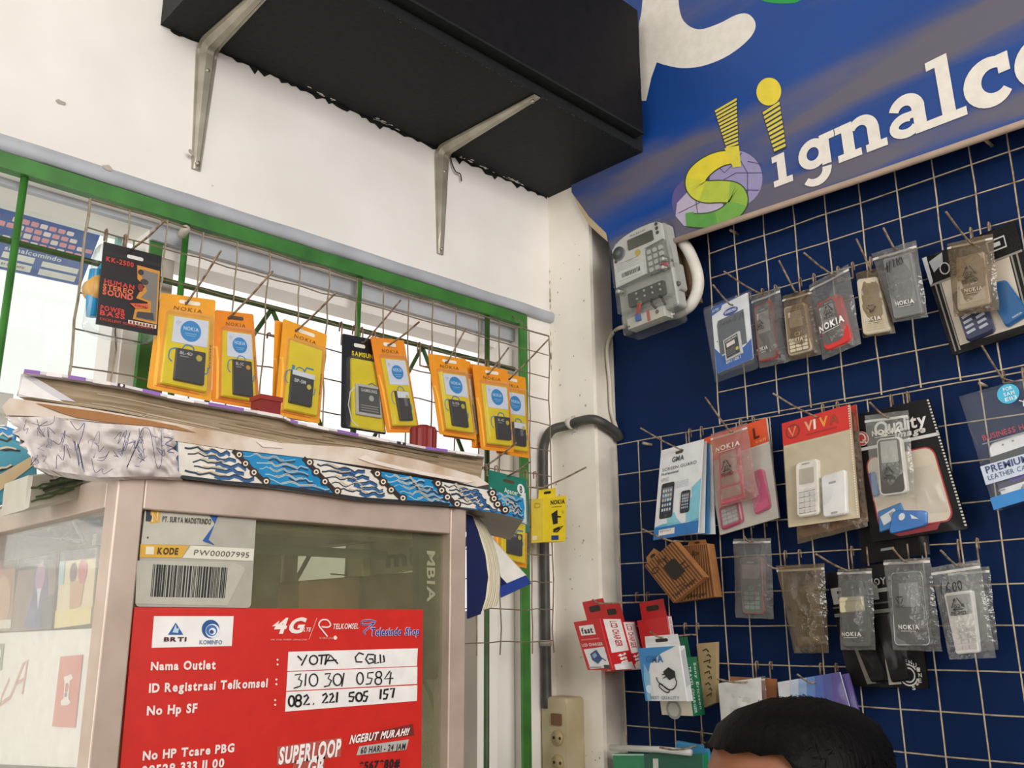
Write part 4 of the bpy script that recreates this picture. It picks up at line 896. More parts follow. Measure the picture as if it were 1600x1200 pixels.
# ---- blue board, top row
t = Thing('battery_pack', 'blue and white phone battery card in a clear shell, left end of the top row', 'battery pack', P=wq(a2((75, 597), (392, 470), (440, 990), (158, 1088)), RW, .052))
g = t.g(); g.slab(0, 0, 1, 1, -.002, .0, 'film_clear', r=.05); g.slab(.06, .05, .95, .93, 0, .008, 'film_clear', r=.05, bev=.002); sh = t.part('clear_shell', g)
g = t.g(); cq = [(.2, .035), (.93, .03), (.92, .9), (.1, .9)]; g.quad([(.19, .045), (.945, .035), (.93, .87), (.09, .9)]); g.slab(0, 0, 1, 1, .0006, .0022, '#e6e9ec:.3', r=.03)
cd = t.part('card', g)
g = t.g(); g.quad([(.19, .045), (.945, .035), (.93, .87), (.09, .9)]); z = .0026
g.poly([(0, .03), (.0, .13), (.26, .09), (.3, .03), (.9, .0), (.04, .0)], '#2b5fae', z); g.poly([(0, .62), (.2, .78), (.78, .78), (1, .7), (1, 1), (0, 1)], '#2b5fae', z); g.poly([(.12, .3), (.16, .24), (.86, .22), (.88, .74), (.14, .76)], '#5f666b', z+.0002)
g.text('BATTERY', .03, .085, .035, '#e2e7ee', z+.0004, w=.2); g.ell(.52, .175, .2, '#27479b', z+.0004, ry=.055); g.text('SAMSUNG', .52, .19, .04, '#f0f2f5', z+.0007, w=.31, al='c', slant=.1); g.text('BATTERY', .5, .92, .06, '#e8edf3', z+.0006, w=.42, al='c')
for p in (((.25, .3), (.3, .28), (.25, .37), (.36, .33)), ((.36, .36), (.4, .31), (.42, .36), (.46, .31), (.49, .36), (.53, .31), (.56, .36)), ((.62, .34), (.68, .28), (.66, .38), (.74, .3)), ((.78, .29), (.84, .29), (.78, .38)), ((.86, .28), (.9, .33), (.86, .37))): g.stroke(p, .012, '#1d1e24', z+.006)
g.ell(.09, .54, .014, '#2d2d2f', z); g.build('print', cd, t.m)
g = t.g(); g.quad([(.36, .53), (.72, .48), (.74, .77), (.36, .8)]); g.slab(0, 0, 1, 1, .003, .007, '#c6c7c4:.35', r=.03, bev=.001); g.rect(.1, .08, .9, .92, '#34363a', .0074); g.text('SAMSUNG', .14, .2, .08, '#dcdcd8', .0078, w=.7); g.rect(.2, .26, .7, .44, '#e8d8d8', .0078); g.ell(.78, .7, .09, '#c9c24e', .0078)
for k in range(4): g.rect(.16, .56+k*.08, .66, .585+k*.08, '#7d7f80', .0078)
t.part('battery', g)
hook('R', (1114, 445), (1142, 476), .06, 'rusty wire hook carrying the blue and white battery card')

casing_bag('zip-bagged phone casing with a dull red rim, hanging beside the blue and white battery card', a2((395, 527), (585, 450), (640, 950), (450, 992)), .046, 'film_grey',
  lambda t: inner_phone(t, [(.1, .16), (.68, .14), (.72, .93), (.06, .93)], '#8e3f39', '#6a6764', '#aaa7a2', None, rim='#9c4038', scr=(.16, .16, .84, .52)), (.02, .79, .45, .045), (.28, .42, .15))
hook('R', (1131, 424), (1188, 459), .05, 'rusty hook with a bent tip over the red-rimmed phone casing')
casing_bag('zip-bagged brown phone casing with a cream keypad in the top row', a2((600, 517), (795, 463), (858, 900), (638, 948)), .056, 'film_brown',
  lambda t: inner_phone(t, [(.06, .2), (.76, .19), (.8, .93), (.08, .94)], '#a3957f', '#7b6a58', '#b9b2a6', '#cdc3a9', rim='#b3a58c', scr=(.2, .14, .8, .46), keyb=(.1, .66, .9, .95)), (.12, .76, .5, .05), None, white='#c5bda9')
hook('R', (1217, 407), (1244, 456), .06, 'straight rusty hook carrying the brown phone casing with cream keypad')
casing_bag('zip-bagged bright red phone casing with big white lettering in the top row', a2((775, 445), (1035, 305), (1118, 830), (865, 938)), .058, 'film_grey',
  lambda t: inner_phone(t, [(.12, .3), (.72, .3), (.84, .93), (.14, .93)], '#c42f2c', '#5c5754', '#b3aeb0', None, rim='#cf2e2c', scr=(.1, .13, .66, .5), r=.2, fx=(.03, .05, .74, .9)), (.1, .68, .66, .075), (.42, .46, .14), white='#efecea')
hook('R', (1256, 395), (1302, 430), .064, 'rusty hook slanting over the bright red phone casing')
casing_bag('zip-bagged cream phone casing in the top row', a2((1082, 365), (1262, 322), (1345, 760), (1128, 792)), .046, 'film_brown',
  lambda t: inner_phone(t, [(.06, .12), (.8, .14), (.92, .97), (.08, .98)], '#cdc4aa', '#cfc6ae', '#c2bcae', '#bdb49a', rim='#cfc7ae', scr=(.2, .14, .84, .5), keyb=(.14, .78, .86, .95), nav=False, brand=None), (.1, .79, .62, .05), (.48, .62, .17, dict(flip=-1, base=None)), white='#e8e4d8', zipb=0)
t = SC.objects[-1]
hook('R', (1338, 373), (1362, 422), .05, 'rusty hook carrying the cream phone casing')
casing_bag('silver-grey bagged phone casing with 1110 penned on it in the top row', a2((1185, 238), (1478, 148), (1560, 655), (1330, 690)), .056, 'film_grey',
  lambda t: inner_phone(t, [(.24, .14), (.88, .15), (.9, .95), (.1, .97)], '#7b7e7e', '#777a7a', '#858888', None, rim='#868888', scr=(.1, .1, .9, .8), brand=None, r=.07), (.26, .81, .5, .05), None,
  [[(.32, .21), (.29, .35)], [(.4, .2), (.35, .36)], [(.48, .19), (.47, .3)], [(.56, .19), (.55, .29)], [(.64, .19), (.59, .24), (.62, .29), (.68, .26), (.66, .19)], [(.26, .3), (.34, .26)]], zipb=.09)
hook('R', (1380, 356), (1399, 389), .06, 'rusty hook carrying the silver-grey phone casing penned 1110')
# right end: black pack and the brown bag before it
t = Thing('housing_pack', 'large black-framed housing pack cut by the right photo edge in the top row', 'phone housing pack', P=wq(((1441, 404), (1586, 344), (1628, 512), (1488, 556)), RW, .036))
g = t.g(); g.slab(0, 0, 1, 1, -.003, 0, '#0d0c0c:.55:.12'); t.part('card', g)
g = t.g(); g.rect(.12, .3, .86, .93, '#cfc5b4', .0006); 
for a in (.045, .095, .875, .93): g.rect(a, .28, a+.018, .97, '#8f8a80', .0008)
g.poly([(0, 0), (.05, 0), (.04, .26), (0, .3)], '#cfd2d4', .001); g.poly([(.06, .06), (.22, .02), (.2, .12), (.08, .18)], '#a9acae', .001)
g.stroke([(.2+.05*math.cos(i*.42), .18+.055*math.sin(i*.42)) for i in range(16)], .014, '#b9bcbe', .001); g.stroke([(.68, .1), (.86, .1), (.86, .2), (.68, .2), (.68, .1)], .02, '#cfd0d0', .001); g.rect(.74, .13, .81, .17, '#cfd0d0', .001); g.rect(0, .28, 1, .3, '#8f8a80', .0012); t.part('print', g)
g = t.g(); g.quad([(.2, .45), (.52, .42), (.54, .92), (.22, .94)]); g.slab(0, 0, 1, 1, 0, .009, '#2b3350:.25', r=.16, bev=.003)
for k in range(4):
    for j in range(2): g.poly([(.1+j*.45, .52+k*.1), (.4+j*.45, .5+k*.1), (.44+j*.45, .55+k*.1), (.12+j*.45, .57+k*.1)], '#aab0bd:.2', .0095)
t.part('keypad_housing', g)
g = t.g(); g.quad([(.55, .48), (.78, .5), (.93, .86), (.66, .92)]); g.slab(0, 0, 1, 1, 0, .008, '#1f5b92:.3', r=.14, bev=.003); g.text('NOKIA', .4, .92, .04, '#b8ccd8', .0085, w=.4); t.part('back_housing', g)
g = t.g(); g.surf(lambda u, v: (u, v, bulge(u, v, .012, 31, .003)), 12, 12, 'film_thin'); t.part('wrapper', g)
t = casing_bag('dusty brown bagged casing hanging before the large black-framed pack', ((1480, 381), (1551, 365), (1561, 484), (1491, 495)), .06, 'film_brown',
  lambda t: inner_phone(t, [(.2, .24), (.82, .22), (.86, .92), (.12, .95)], '#9c8d75', '#9a8c75', '#a29580', None, rim='#a0927a', scr=(.1, .1, .9, .9), brand=None, r=.1), (.34, .73, .4, .045), (.48, .47, .18), white='#b5a893', zipb=.07)
hook('R', (1478, 331), (1517, 380), .066, 'rusty hook carrying the dusty brown bagged casing')

# ---- second row
for k, (dx, lab) in enumerate(((26, 'rearmost of the screen guard packets, only its edge showing'), (17, 'third screen guard packet, a thin edge behind the two front ones'), (9, 'second screen guard packet, directly behind the front one'), (0, 'front screen guard packet, white and turquoise with two drawn phones'))):
    q = [(1033+dx*.6, 704+dx*.1), (1099+dx*.5, 686+dx*.35), (1091+dx, 832+dx*.1), (1021+dx*1.1, 844-dx*.3)]
    t = Thing('screen_guard_packet', lab, 'screen guard', 'screen guard packets', P=wq(q, RW, .062-.006*(3-k)+(.0 if k < 3 else .002)))
    g = t.g(); g.slab(0, 0, 1, 1, -.002, 0, '#dfe3e6:.3' if k != 1 else '#3f7fb4:.3'); t.part('card', g)
    if dx == 0:
        g = t.g(); z = .0006
        g.poly([(0, .94), (0, .86), (.2, .84), (.5, .85), (.7, .88), (1, .84), (1, .94)], '#5ab0cc', z); g.poly([(.72, .86), (.7, .66), (.82, .6), (.8, .5), (1, .42), (1, .86)], '#7fc4d6', z); g.poly([(.3, .87), (.28, .78), (.44, .73), (.5, .8), (.62, .87)], '#86c8da', z)
        g.rect(0, .87, 1, 1, '#2c74b8', z+.0003); g.rect(.12, .9, .48, .965, '#e3e2dc', z+.0006); g.text('REVOLT', .15, .93, .02, '#8a8a88', z+.0008, w=.25)
        g.poly([(.36, .06), (.56, .055), (.53, .09), (.38, .09)], '#4a4640', z); g.text('GMA', .3, .17, .055, '#3e4650', z+.0003, w=.28); g.text('SCREEN GUARD', .08, .25, .034, '#3e4650', z+.0003, w=.8, bold=0, gap=.16); g.text('Professional', .07, .295, .026, '#3e4650', z+.0003, w=.4)
        for i in range(3): g.rect(.07, .33+i*.014, .25, .335+i*.014, '#9aa0a4', z)
        for i in range(5): g.rect(.42, .4+i*.016, .72, .405+i*.016, '#b0c4cc', z)
        for x0, y0, x1, y1 in ((.1, .39, .4, .78), (.57, .52, .78, .76)):
            g.rr(x0, y0, x1, y1, '#2e2f33', z+.0004, r=.04); w, h = x1-x0, y1-y0; g.rect(x0+w*.1, y0+h*.13, x1-w*.1, y1-h*.15, '#6c7482', z+.0007); g.rect(x0+w*.1, y0+h*.5, x1-w*.1, y1-h*.15, '#33415f', z+.0008)
            for i in range(4):
                for j in range(5): g.rr(x0+w*(.15+.19*i), y0+h*(.18+.135*j), x0+w*(.28+.19*i), y0+h*(.26+.135*j), ('#c9d2dc', '#9fc2d6', '#d8b0a0', '#b9d0b0')[(i*3+j) % 4], z+.001, r=.015)
            g.ell((x0+x1)/2, y1-h*.07, w*.09, '#4c4e54', z+.0008)
        t.part('print', g)
hook('R', (1001, 669), (1064, 702), .066, 'long rusty hook at the left end, carrying the screen guard packets')
t = Thing('housing_pack', 'orange-headed housing pack with pink phone covers', 'phone housing pack', P=wq(((1100, 685), (1197, 653), (1217, 809), (1125, 836)), RW, .04))
g = t.g(); g.slab(0, 0, 1, 1, -.004, 0, '#d8d3cb:.4'); t.part('card', g)
g = t.g(); g.poly([(0, 0), (1, 0), (1, .24), (0, .26)], '#e2562a', .0006); g.text('L', .78, .17, .1, '#5a2417', .0009, w=.09, bold=2); g.text('B', .04, .2, .13, '#d8a23c', .0009, w=.13); g.text('cell', .8, .22, .03, '#e8a070', .0009, w=.16); t.part('print', g)
def flat(t, q, mat, z0, z1, name, r=.15, extra=None, bev=.002):
    g = t.g(); g.quad(q); g.slab(0, 0, 1, 1, z0, z1, mat, r=r, bev=bev)
    if extra: extra(g, z1+.0004)
    return t.part(name, g)
flat(t, [(.66, .5), (.88, .49), (.92, .89), (.66, .92)], '#c25f7c:.25', 0, .008, 'back_cover', r=.2, extra=lambda g, z: (g.poly([(.25, .03), (.42, .03), (.5, .6), (.42, .6)], '#d9a0b0', z)))
def kp(g, z):
    g.rr(.12, .14, .88, .88, '#8f8c8c', z, r=.08)
    for i in range(3):
        for j in range(4): g.rr(.15+i*.24, .18+j*.17, .37+i*.24, .32+j*.17, '#aaa8a8', z+.0003, r=.03)
flat(t, [(.08, .74), (.44, .73), (.45, .95), (.07, .97)], '#b5476a:.3', 0, .007, 'keypad_cover', extra=kp)
g = t.g(); g.surf(lambda u, v: (u, .26+v*.74, .0005+bulge(u, v, .011, 12, .002)), 10, 12, 'film'); t.part('blister', g)
casing_bag('pinkish zip bag with a pink phone frame, before the orange-headed pack', a4((520, 370), (788, 285), (862, 832), (572, 912)), .064, 'film_pink',
  lambda t: (flat(t, [(.18, .3), (.74, .3), (.72, .98), (.1, .98)], '#c45a6e:.4', 0, .003, 'phone_frame', r=.08, extra=lambda g, z: (g.rect(.1, .03, .86, .42, '#a8a095', z), g.rect(.1, .48, .86, .66, '#9d958c', z), g.rect(.06, .7, .9, .9, '#a9a198', z)))), (.16, .28, .66, .06), (.42, .5, .16), white='#cfc7bf')
hook('R', (1102, 621), (1142, 674), .07, 'rusty hook carrying the pinkish zip bag and the orange-headed pack')
# VIVA packs
for k in (1, 0):
    q = ((1222, 662), (1327, 632), (1342, 809), (1232, 824)) if k == 0 else ((1240, 668), (1337, 632), (1356, 822), (1246, 850))
    t = Thing('housing_pack', ('red-headed housing pack with a white phone housing and white back cover', 'second red-headed pack in crinkled film, mostly hidden behind the first one')[k], 'phone housing pack', 'red-headed housing packs', P=wq(q, RW, .062 if k == 0 else .044))
    g = t.g(); g.slab(0, 0, 1, .96 if k else 1, -.0035, 0, '#c9bb9c:.45' if k == 0 else '#9c7a66:.4'); t.part('card', g)
    g = t.g(); g.rect(0, 0, 1, .22, '#cf2b22', .0008)
    if k == 0:
        g.stroke([(.16+.1*math.cos(i*.36), .105+.062*math.sin(i*.36)) for i in range(19)], .022, '#8a3020', .0012); g.stroke([(.1, .06), (.155, .145), (.21, .06)], .03, '#e08a5a', .0013)
        for ch, x, c in (('V', .34, '#e8a27a'), ('I', .475, '#efe6da'), ('V', .56, '#e6923c'), ('A', .71, '#9c3a22')): g.text(ch, x, .135, .085, c, .0013, w=.13 if ch != 'I' else .035, bold=2)
        g.rect(.36, .165, .8, .178, '#a8281c', .0013)
        for i in range(44): g.rect(.985, .01+i*.0222, 1.0, .022+i*.0222, '#f0e6da', .0014); g.rect(0, .24+i*.017, .012, .25+i*.017, '#8a7c62', .0014)
    t.part('print', g)
    if k == 0:
        def fk(g, z):
            g.text('NOKIA', .32, .07, .022, '#6a6862', z+.0002, w=.35); g.rr(.16, .14, .84, .42, '#b9b0a0', z, r=.06); g.rr(.12, .46, .88, .52, '#e6e3dc', z, r=.03)
            for i in range(3):
                for j in range(4): g.rr(.14+i*.25, .57+j*.095, .36+i*.25, .65+j*.095, '#c9c7c2', z+.0003, r=.04)
            for j in range(5): g.stroke([(.12, .56+j*.095), (.88, .55+j*.095)], .018, '#6d6b68', z+.0001)
        flat(t, [(.21, .42), (.53, .42), (.5, .93), (.18, .93)], '#e4dfd4:.3', 0, .009, 'front_housing', r=.16, extra=fk)
        flat(t, [(.56, .59), (.9, .57), (.87, .96), (.55, .965)], '#e2e2df:.25', 0, .008, 'back_cover', r=.12, extra=lambda g, z: (g.rr(.32, .2, .62, .25, '#8f8f8c', z, r=.02), g.rr(.36, .9, .64, .95, '#a0a09c', z, r=.02)))
        g = t.g(); g.surf(lambda u, v: (lerp(.03, .97, u), .24+v*.74, .0006+bulge(u, v, .0105, 22, .0016)), 10, 14, 'film_clear'); t.part('blister', g)
    else: film_bag(t, 'film_brown', .01, .004, zipb=0, name='wrapper')
hook('R', (1208, 615), (1275, 651), .068, 'long rusty hook carrying the red-headed packs')
# black quality pack
t = Thing('housing_pack', 'black pack with a cream red-rimmed window and white script header in the second row', 'phone housing pack', P=wq(((1325, 651), (1451, 622), (1513, 826), (1364, 847)), RW, .04))
g = t.g(); g.slab(0, 0, 1, 1, -.004, 0, '#0d0c0c:.55:.12', r=.01); t.part('card', g)
g = t.g(); z = .0006; g.rect(0, .27, 1, .295, '#d9d9d6', z); w_ = rrect(.1, .36, .9, .93, .1, .08, 5); g.poly(w_, '#b5222c', z+.0002); g.poly(rrect(.115, .37, .885, .92, .09, .075, 5), '#d8cbb7', z+.0005)
g.text('Quality', .28, .2, .1, '#ecebe8', z+.0006, w=.62, bold=1, slant=.15, gap=.02); g.text('image', .5, .25, .045, '#d9d6d2', z+.0006, w=.36, slant=.3, bold=2)
g.ell(.12, .2, .085, '#e6e0dc', z+.0008); g.ell(.12, .2, .078, '#c3352f', z+.001); g.stroke([(.12+.045*math.cos(i*.42), .195+.035*math.sin(i*.42)) for i in range(16)], .015, '#efe4e0', z+.0013); g.stroke([(.13, .21), (.17, .245)], .015, '#efe4e0', z+.0013)
for i in range(40): g.rect(.975, .01+i*.0245, .998, .023+i*.0245, '#d9d9d6', z)
g.poly([(.2, .95), (.75, .93), (.7, .975), (.3, .985)], '#8e1f28', z); t.part('print', g)
flat(t, [(.13, .78), (.4, .74), (.44, .9), (.1, .94)], '#3d78b4:.3', 0, .004, 'blue_insert', r=.05, extra=lambda g, z: (g.poly([(.1, .3), (.7, .15), (.8, .55), (.2, .75)], '#d4d8da', z), g.poly([(.45, .3), (.62, .26), (.66, .48), (.5, .54)], '#8d9aa6', z+.0002)))
flat(t, [(.3, .79), (.66, .83), (.62, .94), (.2, .965)], '#2f74c0:.3', 0, .006, 'blue_insert', r=.12, extra=lambda g, z: (g.ell(.32, .3, .09, '#dfe6ea', z), g.poly([(.55, .2), (.8, .5), (.6, .45)], '#dfe6ea', z)))
flat(t, [(.12, .48), (.2, .47), (.19, .66), (.12, .67)], '#2f6db4:.3', 0, .005, 'blue_insert', r=.3)
g = t.g(); g.surf(lambda u, v: (lerp(.55, .86, u), lerp(.5, .86, v), .001+bulge(u, v, .009, 41, .001)), 8, 8, 'film_clear'); t.part('blister', g)
g = t.g(); g.surf(lambda u, v: (u, v, .001+bulge(u, v, .012, 44, .002)), 10, 12, 'film_thin'); t.part('wrapper', g)
casing_bag('zip-bagged silver and black phone casing before the black script-headed pack', a5((235, 275), (548, 233), (602, 862), (298, 892)), .064, 'film',
  lambda t: inner_phone(t, [(.26, .3), (.82, .3), (.86, .95), (.22, .96)], '#cfccc4', '#4d4a45', '#a9a8a0', None, rim='#d6d4cc', scr=(.16, .06, .84, .44), brand=None, r=.18), (.18, .265, .68, .06), (.5, .69, .13, dict(code=None)), white='#c9c6bd')
hook('R', (1359, 629), (1386, 652), .07, 'short rusty hook carrying the silver and black phone casing')
t = Thing('housing_pack', 'dark glossy pack showing only its lower strip below the script-headed black pack', 'phone housing pack', P=wq(((1330, 690), (1440, 665), (1452, 866), (1348, 882)), RW, .026)); g = t.g(); g.slab(0, 0, 1, 1, -.002, 0, '#0d0c0c:.55:.12'); t.part('card', g)
g = t.g(); g.rect(.3, .9, .5, .92, '#8a8a86', .0006); t.part('print', g)
g = t.g(); g.surf(lambda u, v: (lerp(-.02, 1.02, u), v, .002+bulge(u, v, .004, 91, .003)), 10, 12, 'film_thin'); t.part('wrapper', g)
# premium leather case box
t = Thing('phone_case_box', 'clear box with a pale blue band lettered for a leather case at the right edge', 'phone case', P=wq(((1498, 619), (1640, 579), (1686, 757), (1553, 797)), RW, .06))
g = t.g(); g.slab(0, 0, 1, 1, -.016, 0, 'film_clear', bev=.001); t.part('clear_box', g)
g = t.g(); z = .0008
g.rect(0, .9, 1, 1, '#2b86cc', z); g.rect(0, .63, 1, .79, '#c9d5e6', z+.0004); g.text('PREMIUM', .05, .7, .055, '#3a4a78', z+.0008, w=.5); g.text('LEATHER CASE', .05, .76, .04, '#3a4a78', z+.0008, w=.52, bold=0); g.rect(.6, .6, .64, .72, '#3a4a78', z+.0009)
g.text('BUSINESS HORSE', .12, .43, .045, '#a84850', z, w=.7); g.rect(.1, .45, .8, .46, '#8d8f94', z); g.stroke([(.62, .18), (.66, .2), (.7, .17)], .012, '#e6e9ea', z); g.stroke([(.66, .2), (.65, .24)], .012, '#e6e9ea', z)
for a, b in ((.12, .86), (.4, .87)): g.rect(a, b, a+.08, b+.012, '#8d9094', z+.0006)
t.part('print', g)
g = t.g(); g.ell(.53, .1, .12, '#3fb6dc:.25', .0014); g.text('FOR', .49, .07, .03, '#d8f2f6', .0017, w=.1); g.text('SAM', .48, .115, .03, '#d8f2f6', .0017, w=.12); g.text('E113', .48, .16, .03, '#d8f2f6', .0017, w=.13); t.part('round_sticker', g)
flat(t, [(.13, .46), (.72, .44), (.74, .96), (.11, .97)], '#e6e7e8:.3', -.012, -.004, 'phone_sleeve', r=.14, extra=lambda g, z: (g.rect(0, .22, 1, .34, '#4d4e52', z), g.rect(.0, .64, 1, .76, '#4b4a5c', z), g.poly([(.2, .64), (1, .55), (1, .66), (.3, .72)], '#5b4a9c', z+.0002), g.stroke([(.42, .84), (.62, .84), (.62, .95), (.42, .95), (.42, .84)], .03, '#8f9498', z+.0002), g.ell(.3, .09, .02, '#8f9498', z+.0002), g.ell(.5, .08, .02, '#8f9498', z+.0002)))
hook('R', (1534, 540), (1568, 592), .062, 'rusty hook at the right edge carrying the clear leather case box')

# ---- third row
def boxpack(name, label, cat, group, q, off, depth, mat, front=None, side_print=None, tab=None, wall='R', tabmat=None, flapslot=True, parts=None):
    """carton: front face given by its photo corners, body running back towards the wall"""
    t = Thing(name, label, cat, group, P=wq(q, wall, off)); g = t.g(); g.slab(0, 0, 1, 1, -depth, 0, mat, bev=.0006); t.part('carton', g)
    if front: g = t.g(); front(g); t.part('front_print', g)
    n = t.n
    if side_print:   # the side seen from the camera: right side on the blue board, left side on the left wall
        x = 1 if wall == 'R' else 0; P = [t.P[1], t.P[1]-n*depth, t.P[2]-n*depth, t.P[2]] if wall == 'R' else [t.P[0]-n*depth, t.P[0], t.P[3], t.P[3]-n*depth]
        sn = ((P[1]-P[0]).cross(P[0]-P[3])).normalized(); g = G(lambda a, b, z: (P[0]*(1-a)+P[1]*a)*(1-b)+(P[3]*(1-a)+P[2]*a)*b+sn*z, depth/max(t.H, .001)); g.nrm = sn
        side_print(g); t.part('side_print', g)
    if tab:
        g = t.g(); z = -depth*.5; x0, x1, h, sl = tab
        g.prism([(x0, .01), (x0+.02, -h), (x1-.02, -h), (x1, .01)], z-.0007, z, tabmat or mat); m_ = (x0+x1)/2
        g.prism(rrect(m_-sl/2, -h*.72, m_+sl/2, -h*.42, sl*.12, h*.1, 3), z, z+.0003, '#2b2420'); t.part('hang_tab', g)
    return t
for k in (1, 0):
    q = [a6((470, 130), (525, 500), (240, 540), (300, 145))[i] for i in (3, 0, 1, 2)] if k else a6((235, 105), (450, 362), (230, 542), (28, 285))
    P = [q[3], q[0], q[1], q[2]] if not k else list(q)
    t = Thing('charger_box', ('front striped brown kraft charger box, hanging tilted like a diamond', 'rear striped brown kraft charger box, half hidden by the tilted one')[k], 'charger box', 'kraft charger boxes', P=wq(P, RW, .07 if not k else .05))
    g = t.g(); g.slab(0, 0, 1, 1, -.012 if not k else -.018, 0, 'kraft', bev=.0008); t.part('carton', g)
    g = t.g()
    for i in range(13): g.rect(.02+i*.0755, .01, .056+i*.0755, .99, '#5c3a20:.8', .0003)
    if not k:
        g.poly([(.36, .3), (.66, .28), (.74, .34), (.74, .66), (.4, .68), (.36, .6)], '#1e1813', .0008); g.stroke([(.52, .3), (.52, .16)], .03, '#1e1813', .0008); g.stroke([(.6, .68), (.55, .84), (.3, .8)], .018, '#1e1813', .0008); g.stroke([(.74, .5), (.9, .5)], .03, '#1e1813', .0009); g.stroke([(.74, .6), (.9, .62)], .02, '#1e1813', .0009)
        g.stroke([(.16+.1*math.cos(i*.42), .24+.05*math.sin(i*.42)) for i in range(16)], .02, '#1e1813', .0009); g.text('Box', .3, .2, .1, '#2a1d12', .0009, w=.3, bold=0, slant=.4); g.text('Travel Charger', .1, .94, .07, '#2a1d12', .0009, w=.7, bold=1)
    else:
        g.text('Charger', .3, .95, .07, '#2a1d12', .0009, w=.5); g.text('Box', .4, .2, .1, '#2a1d12', .0009, w=.25, bold=0)
    t.part('print', g)
    g = t.g(); g.prism([(.02, .0), (.12, -.16), (.42, -.2), (.5, .0)] if not k else [(.05, 0), (.08, -.09), (.8, -.09), (.85, 0)], -.009, -.0082, 'kraft'); g.poly(g.ellp(.28, -.09, .08, .035, 10) if not k else g.ellp(.45, -.045, .12, .02, 10), '#2a1d14', -.0078); t.part('hang_tab', g)
hook('R', (1004, 827), (1052, 846), .074, 'thin rusty hook above the kraft boxes')
casing_bag('flat grey zip bag with a pale reddish phone casing, hanging alone in the third row', a6((648, 97), (910, 92), (930, 655), (665, 645)), .04, 'film_grey',
  lambda t: inner_phone(t, [(.2, .24), (.8, .24), (.8, .95), (.24, .95)], '#7a5a56', '#6a706a', '#9a8a8a', '#7d8a84', rim='#8e6460', scr=(.1, .13, .9, .38), r=.16, keyb=(.14, .6, .86, .92)), None, None, zipb=.05)
hook('R', None, (1175, 846), .045, 'short rusty hook carrying the lone reddish casing bag in the third row')
t = casing_bag('crumpled empty-looking brown film bag in the third row', a6((945, 285), (1282, 268), (1312, 890), (1070, 892)), .05, 'film_brown',
  lambda t: flat(t, [(.2, .3), (.86, .2), (.9, .9), (.16, .94)], '#6d6455:.3', -.002, .004, 'phone_casing', r=.12, extra=lambda g, z: (g.poly([(.35, .1), (.7, .08), (.75, .8), (.4, .84)], '#4a463a', z), g.rr(.05, .84, .9, .95, '#85795f', z, r=.04))), d=.015, zipb=.06, cr=.006)
hook('R', (1199, 884), (1222, 888), .055, 'short rusty hook at the crumpled brown film bag')
t = Thing('housing_pack', 'large dark pack with white block letters, behind the grey bags in the third row', 'phone housing pack', P=wq(((1290, 896), (1426, 872), (1451, 1076), (1328, 1072)), RW, .034))
g = t.g(); g.slab(0, 0, 1, 1, -.004, 0, '#0d0c0c:.55:.12'); t.part('card', g)
g = t.g(); z = .0006; g.text('ROYAL', .48, .17, .055, '#c9c9c4', z, w=.32); g.text('BEH', .02, .28, .13, '#b9b9b2', z, w=.74, bold=2); g.rect(.0, .31, 1, .325, '#5c5b56', z); g.rect(.0, .37, 1, .4, '#8a8a84', z)
g.poly([(.09, .38), (.16, .36), (.36, .97), (.24, .98)], '#8c8678', z); g.poly([(.52, .8), (.58, .6), (.68, .97), (.52, .98)], '#c3beae', z)
for a0, a1, r_ in ((20, 330, .11), (0, 360, .075)): g.stroke([(.78+r_*math.cos(math.radians(lerp(a0, a1, i/20))), .9+r_*g.asp*math.sin(math.radians(lerp(a0, a1, i/20)))) for i in range(21)], .016, '#cfcfca', z)
for i in range(9):
    a = math.radians(-120+i*24); g.quad([(.78+.14*math.cos(a)-.02, .9+.14*g.asp*math.sin(a)-.015), (.78+.14*math.cos(a)+.02, .9+.14*g.asp*math.sin(a)-.015), (.78+.14*math.cos(a)+.02, .9+.14*g.asp*math.sin(a)+.015), (.78+.14*math.cos(a)-.02, .9+.14*g.asp*math.sin(a)+.015)]); g.text('GENUINE*S'[i], 0, 1, 1, '#cfcfca', .0006, w=1); g.pop()
t.part('print', g)
def tex(g, z):
    random.seed(6)
    for k in range(60): a, b = random.uniform(.08, .9), random.uniform(.05, .95); g.poly(g.ellp(a, b, random.uniform(.02, .05), None, 6), '#2f3534:.25', z)
flat(t, [(.2, .6), (.44, .6), (.52, .95), (.32, .96)], '#0d0f10:.3:.25', 0, .008, 'back_cover', r=.14, extra=tex)
flat(t, [(.5, .42), (.7, .4), (.8, .94), (.58, .96)], '#0d0f10:.3:.25', 0, .007, 'back_cover', r=.12)
g = t.g(); g.surf(lambda u, v: (u, v, .0008+bulge(u, v, .011, 61, .003)), 10, 14, 'film_thin'); t.part('wrapper', g)
casing_bag('grey zip bag with a pale yellow band across it in the third row', a7((435, 200), (650, 192), (672, 702), (455, 702)), .058, 'film_grey',
  lambda t: (flat(t, [(.12, .14), (.86, .14), (.9, .97), (.1, .97)], '#5e615f:.3', -.002, .005, 'phone_casing', r=.12), flat(t, [(.06, .35), (.78, .34), (.8, .53), (.08, .55)], '#cfc7a4:.5', .005, .0075, 'paper_band', r=.08, extra=lambda g, z: g.stroke([(.02, .3), (.98, .26)], .012, '#9a926f', z))), (.1, .83, .6, .045), None, zipb=.05)
hook('R', (1275, 866), (1326, 892), .062, 'rusty hook carrying the grey bag with the yellow band')
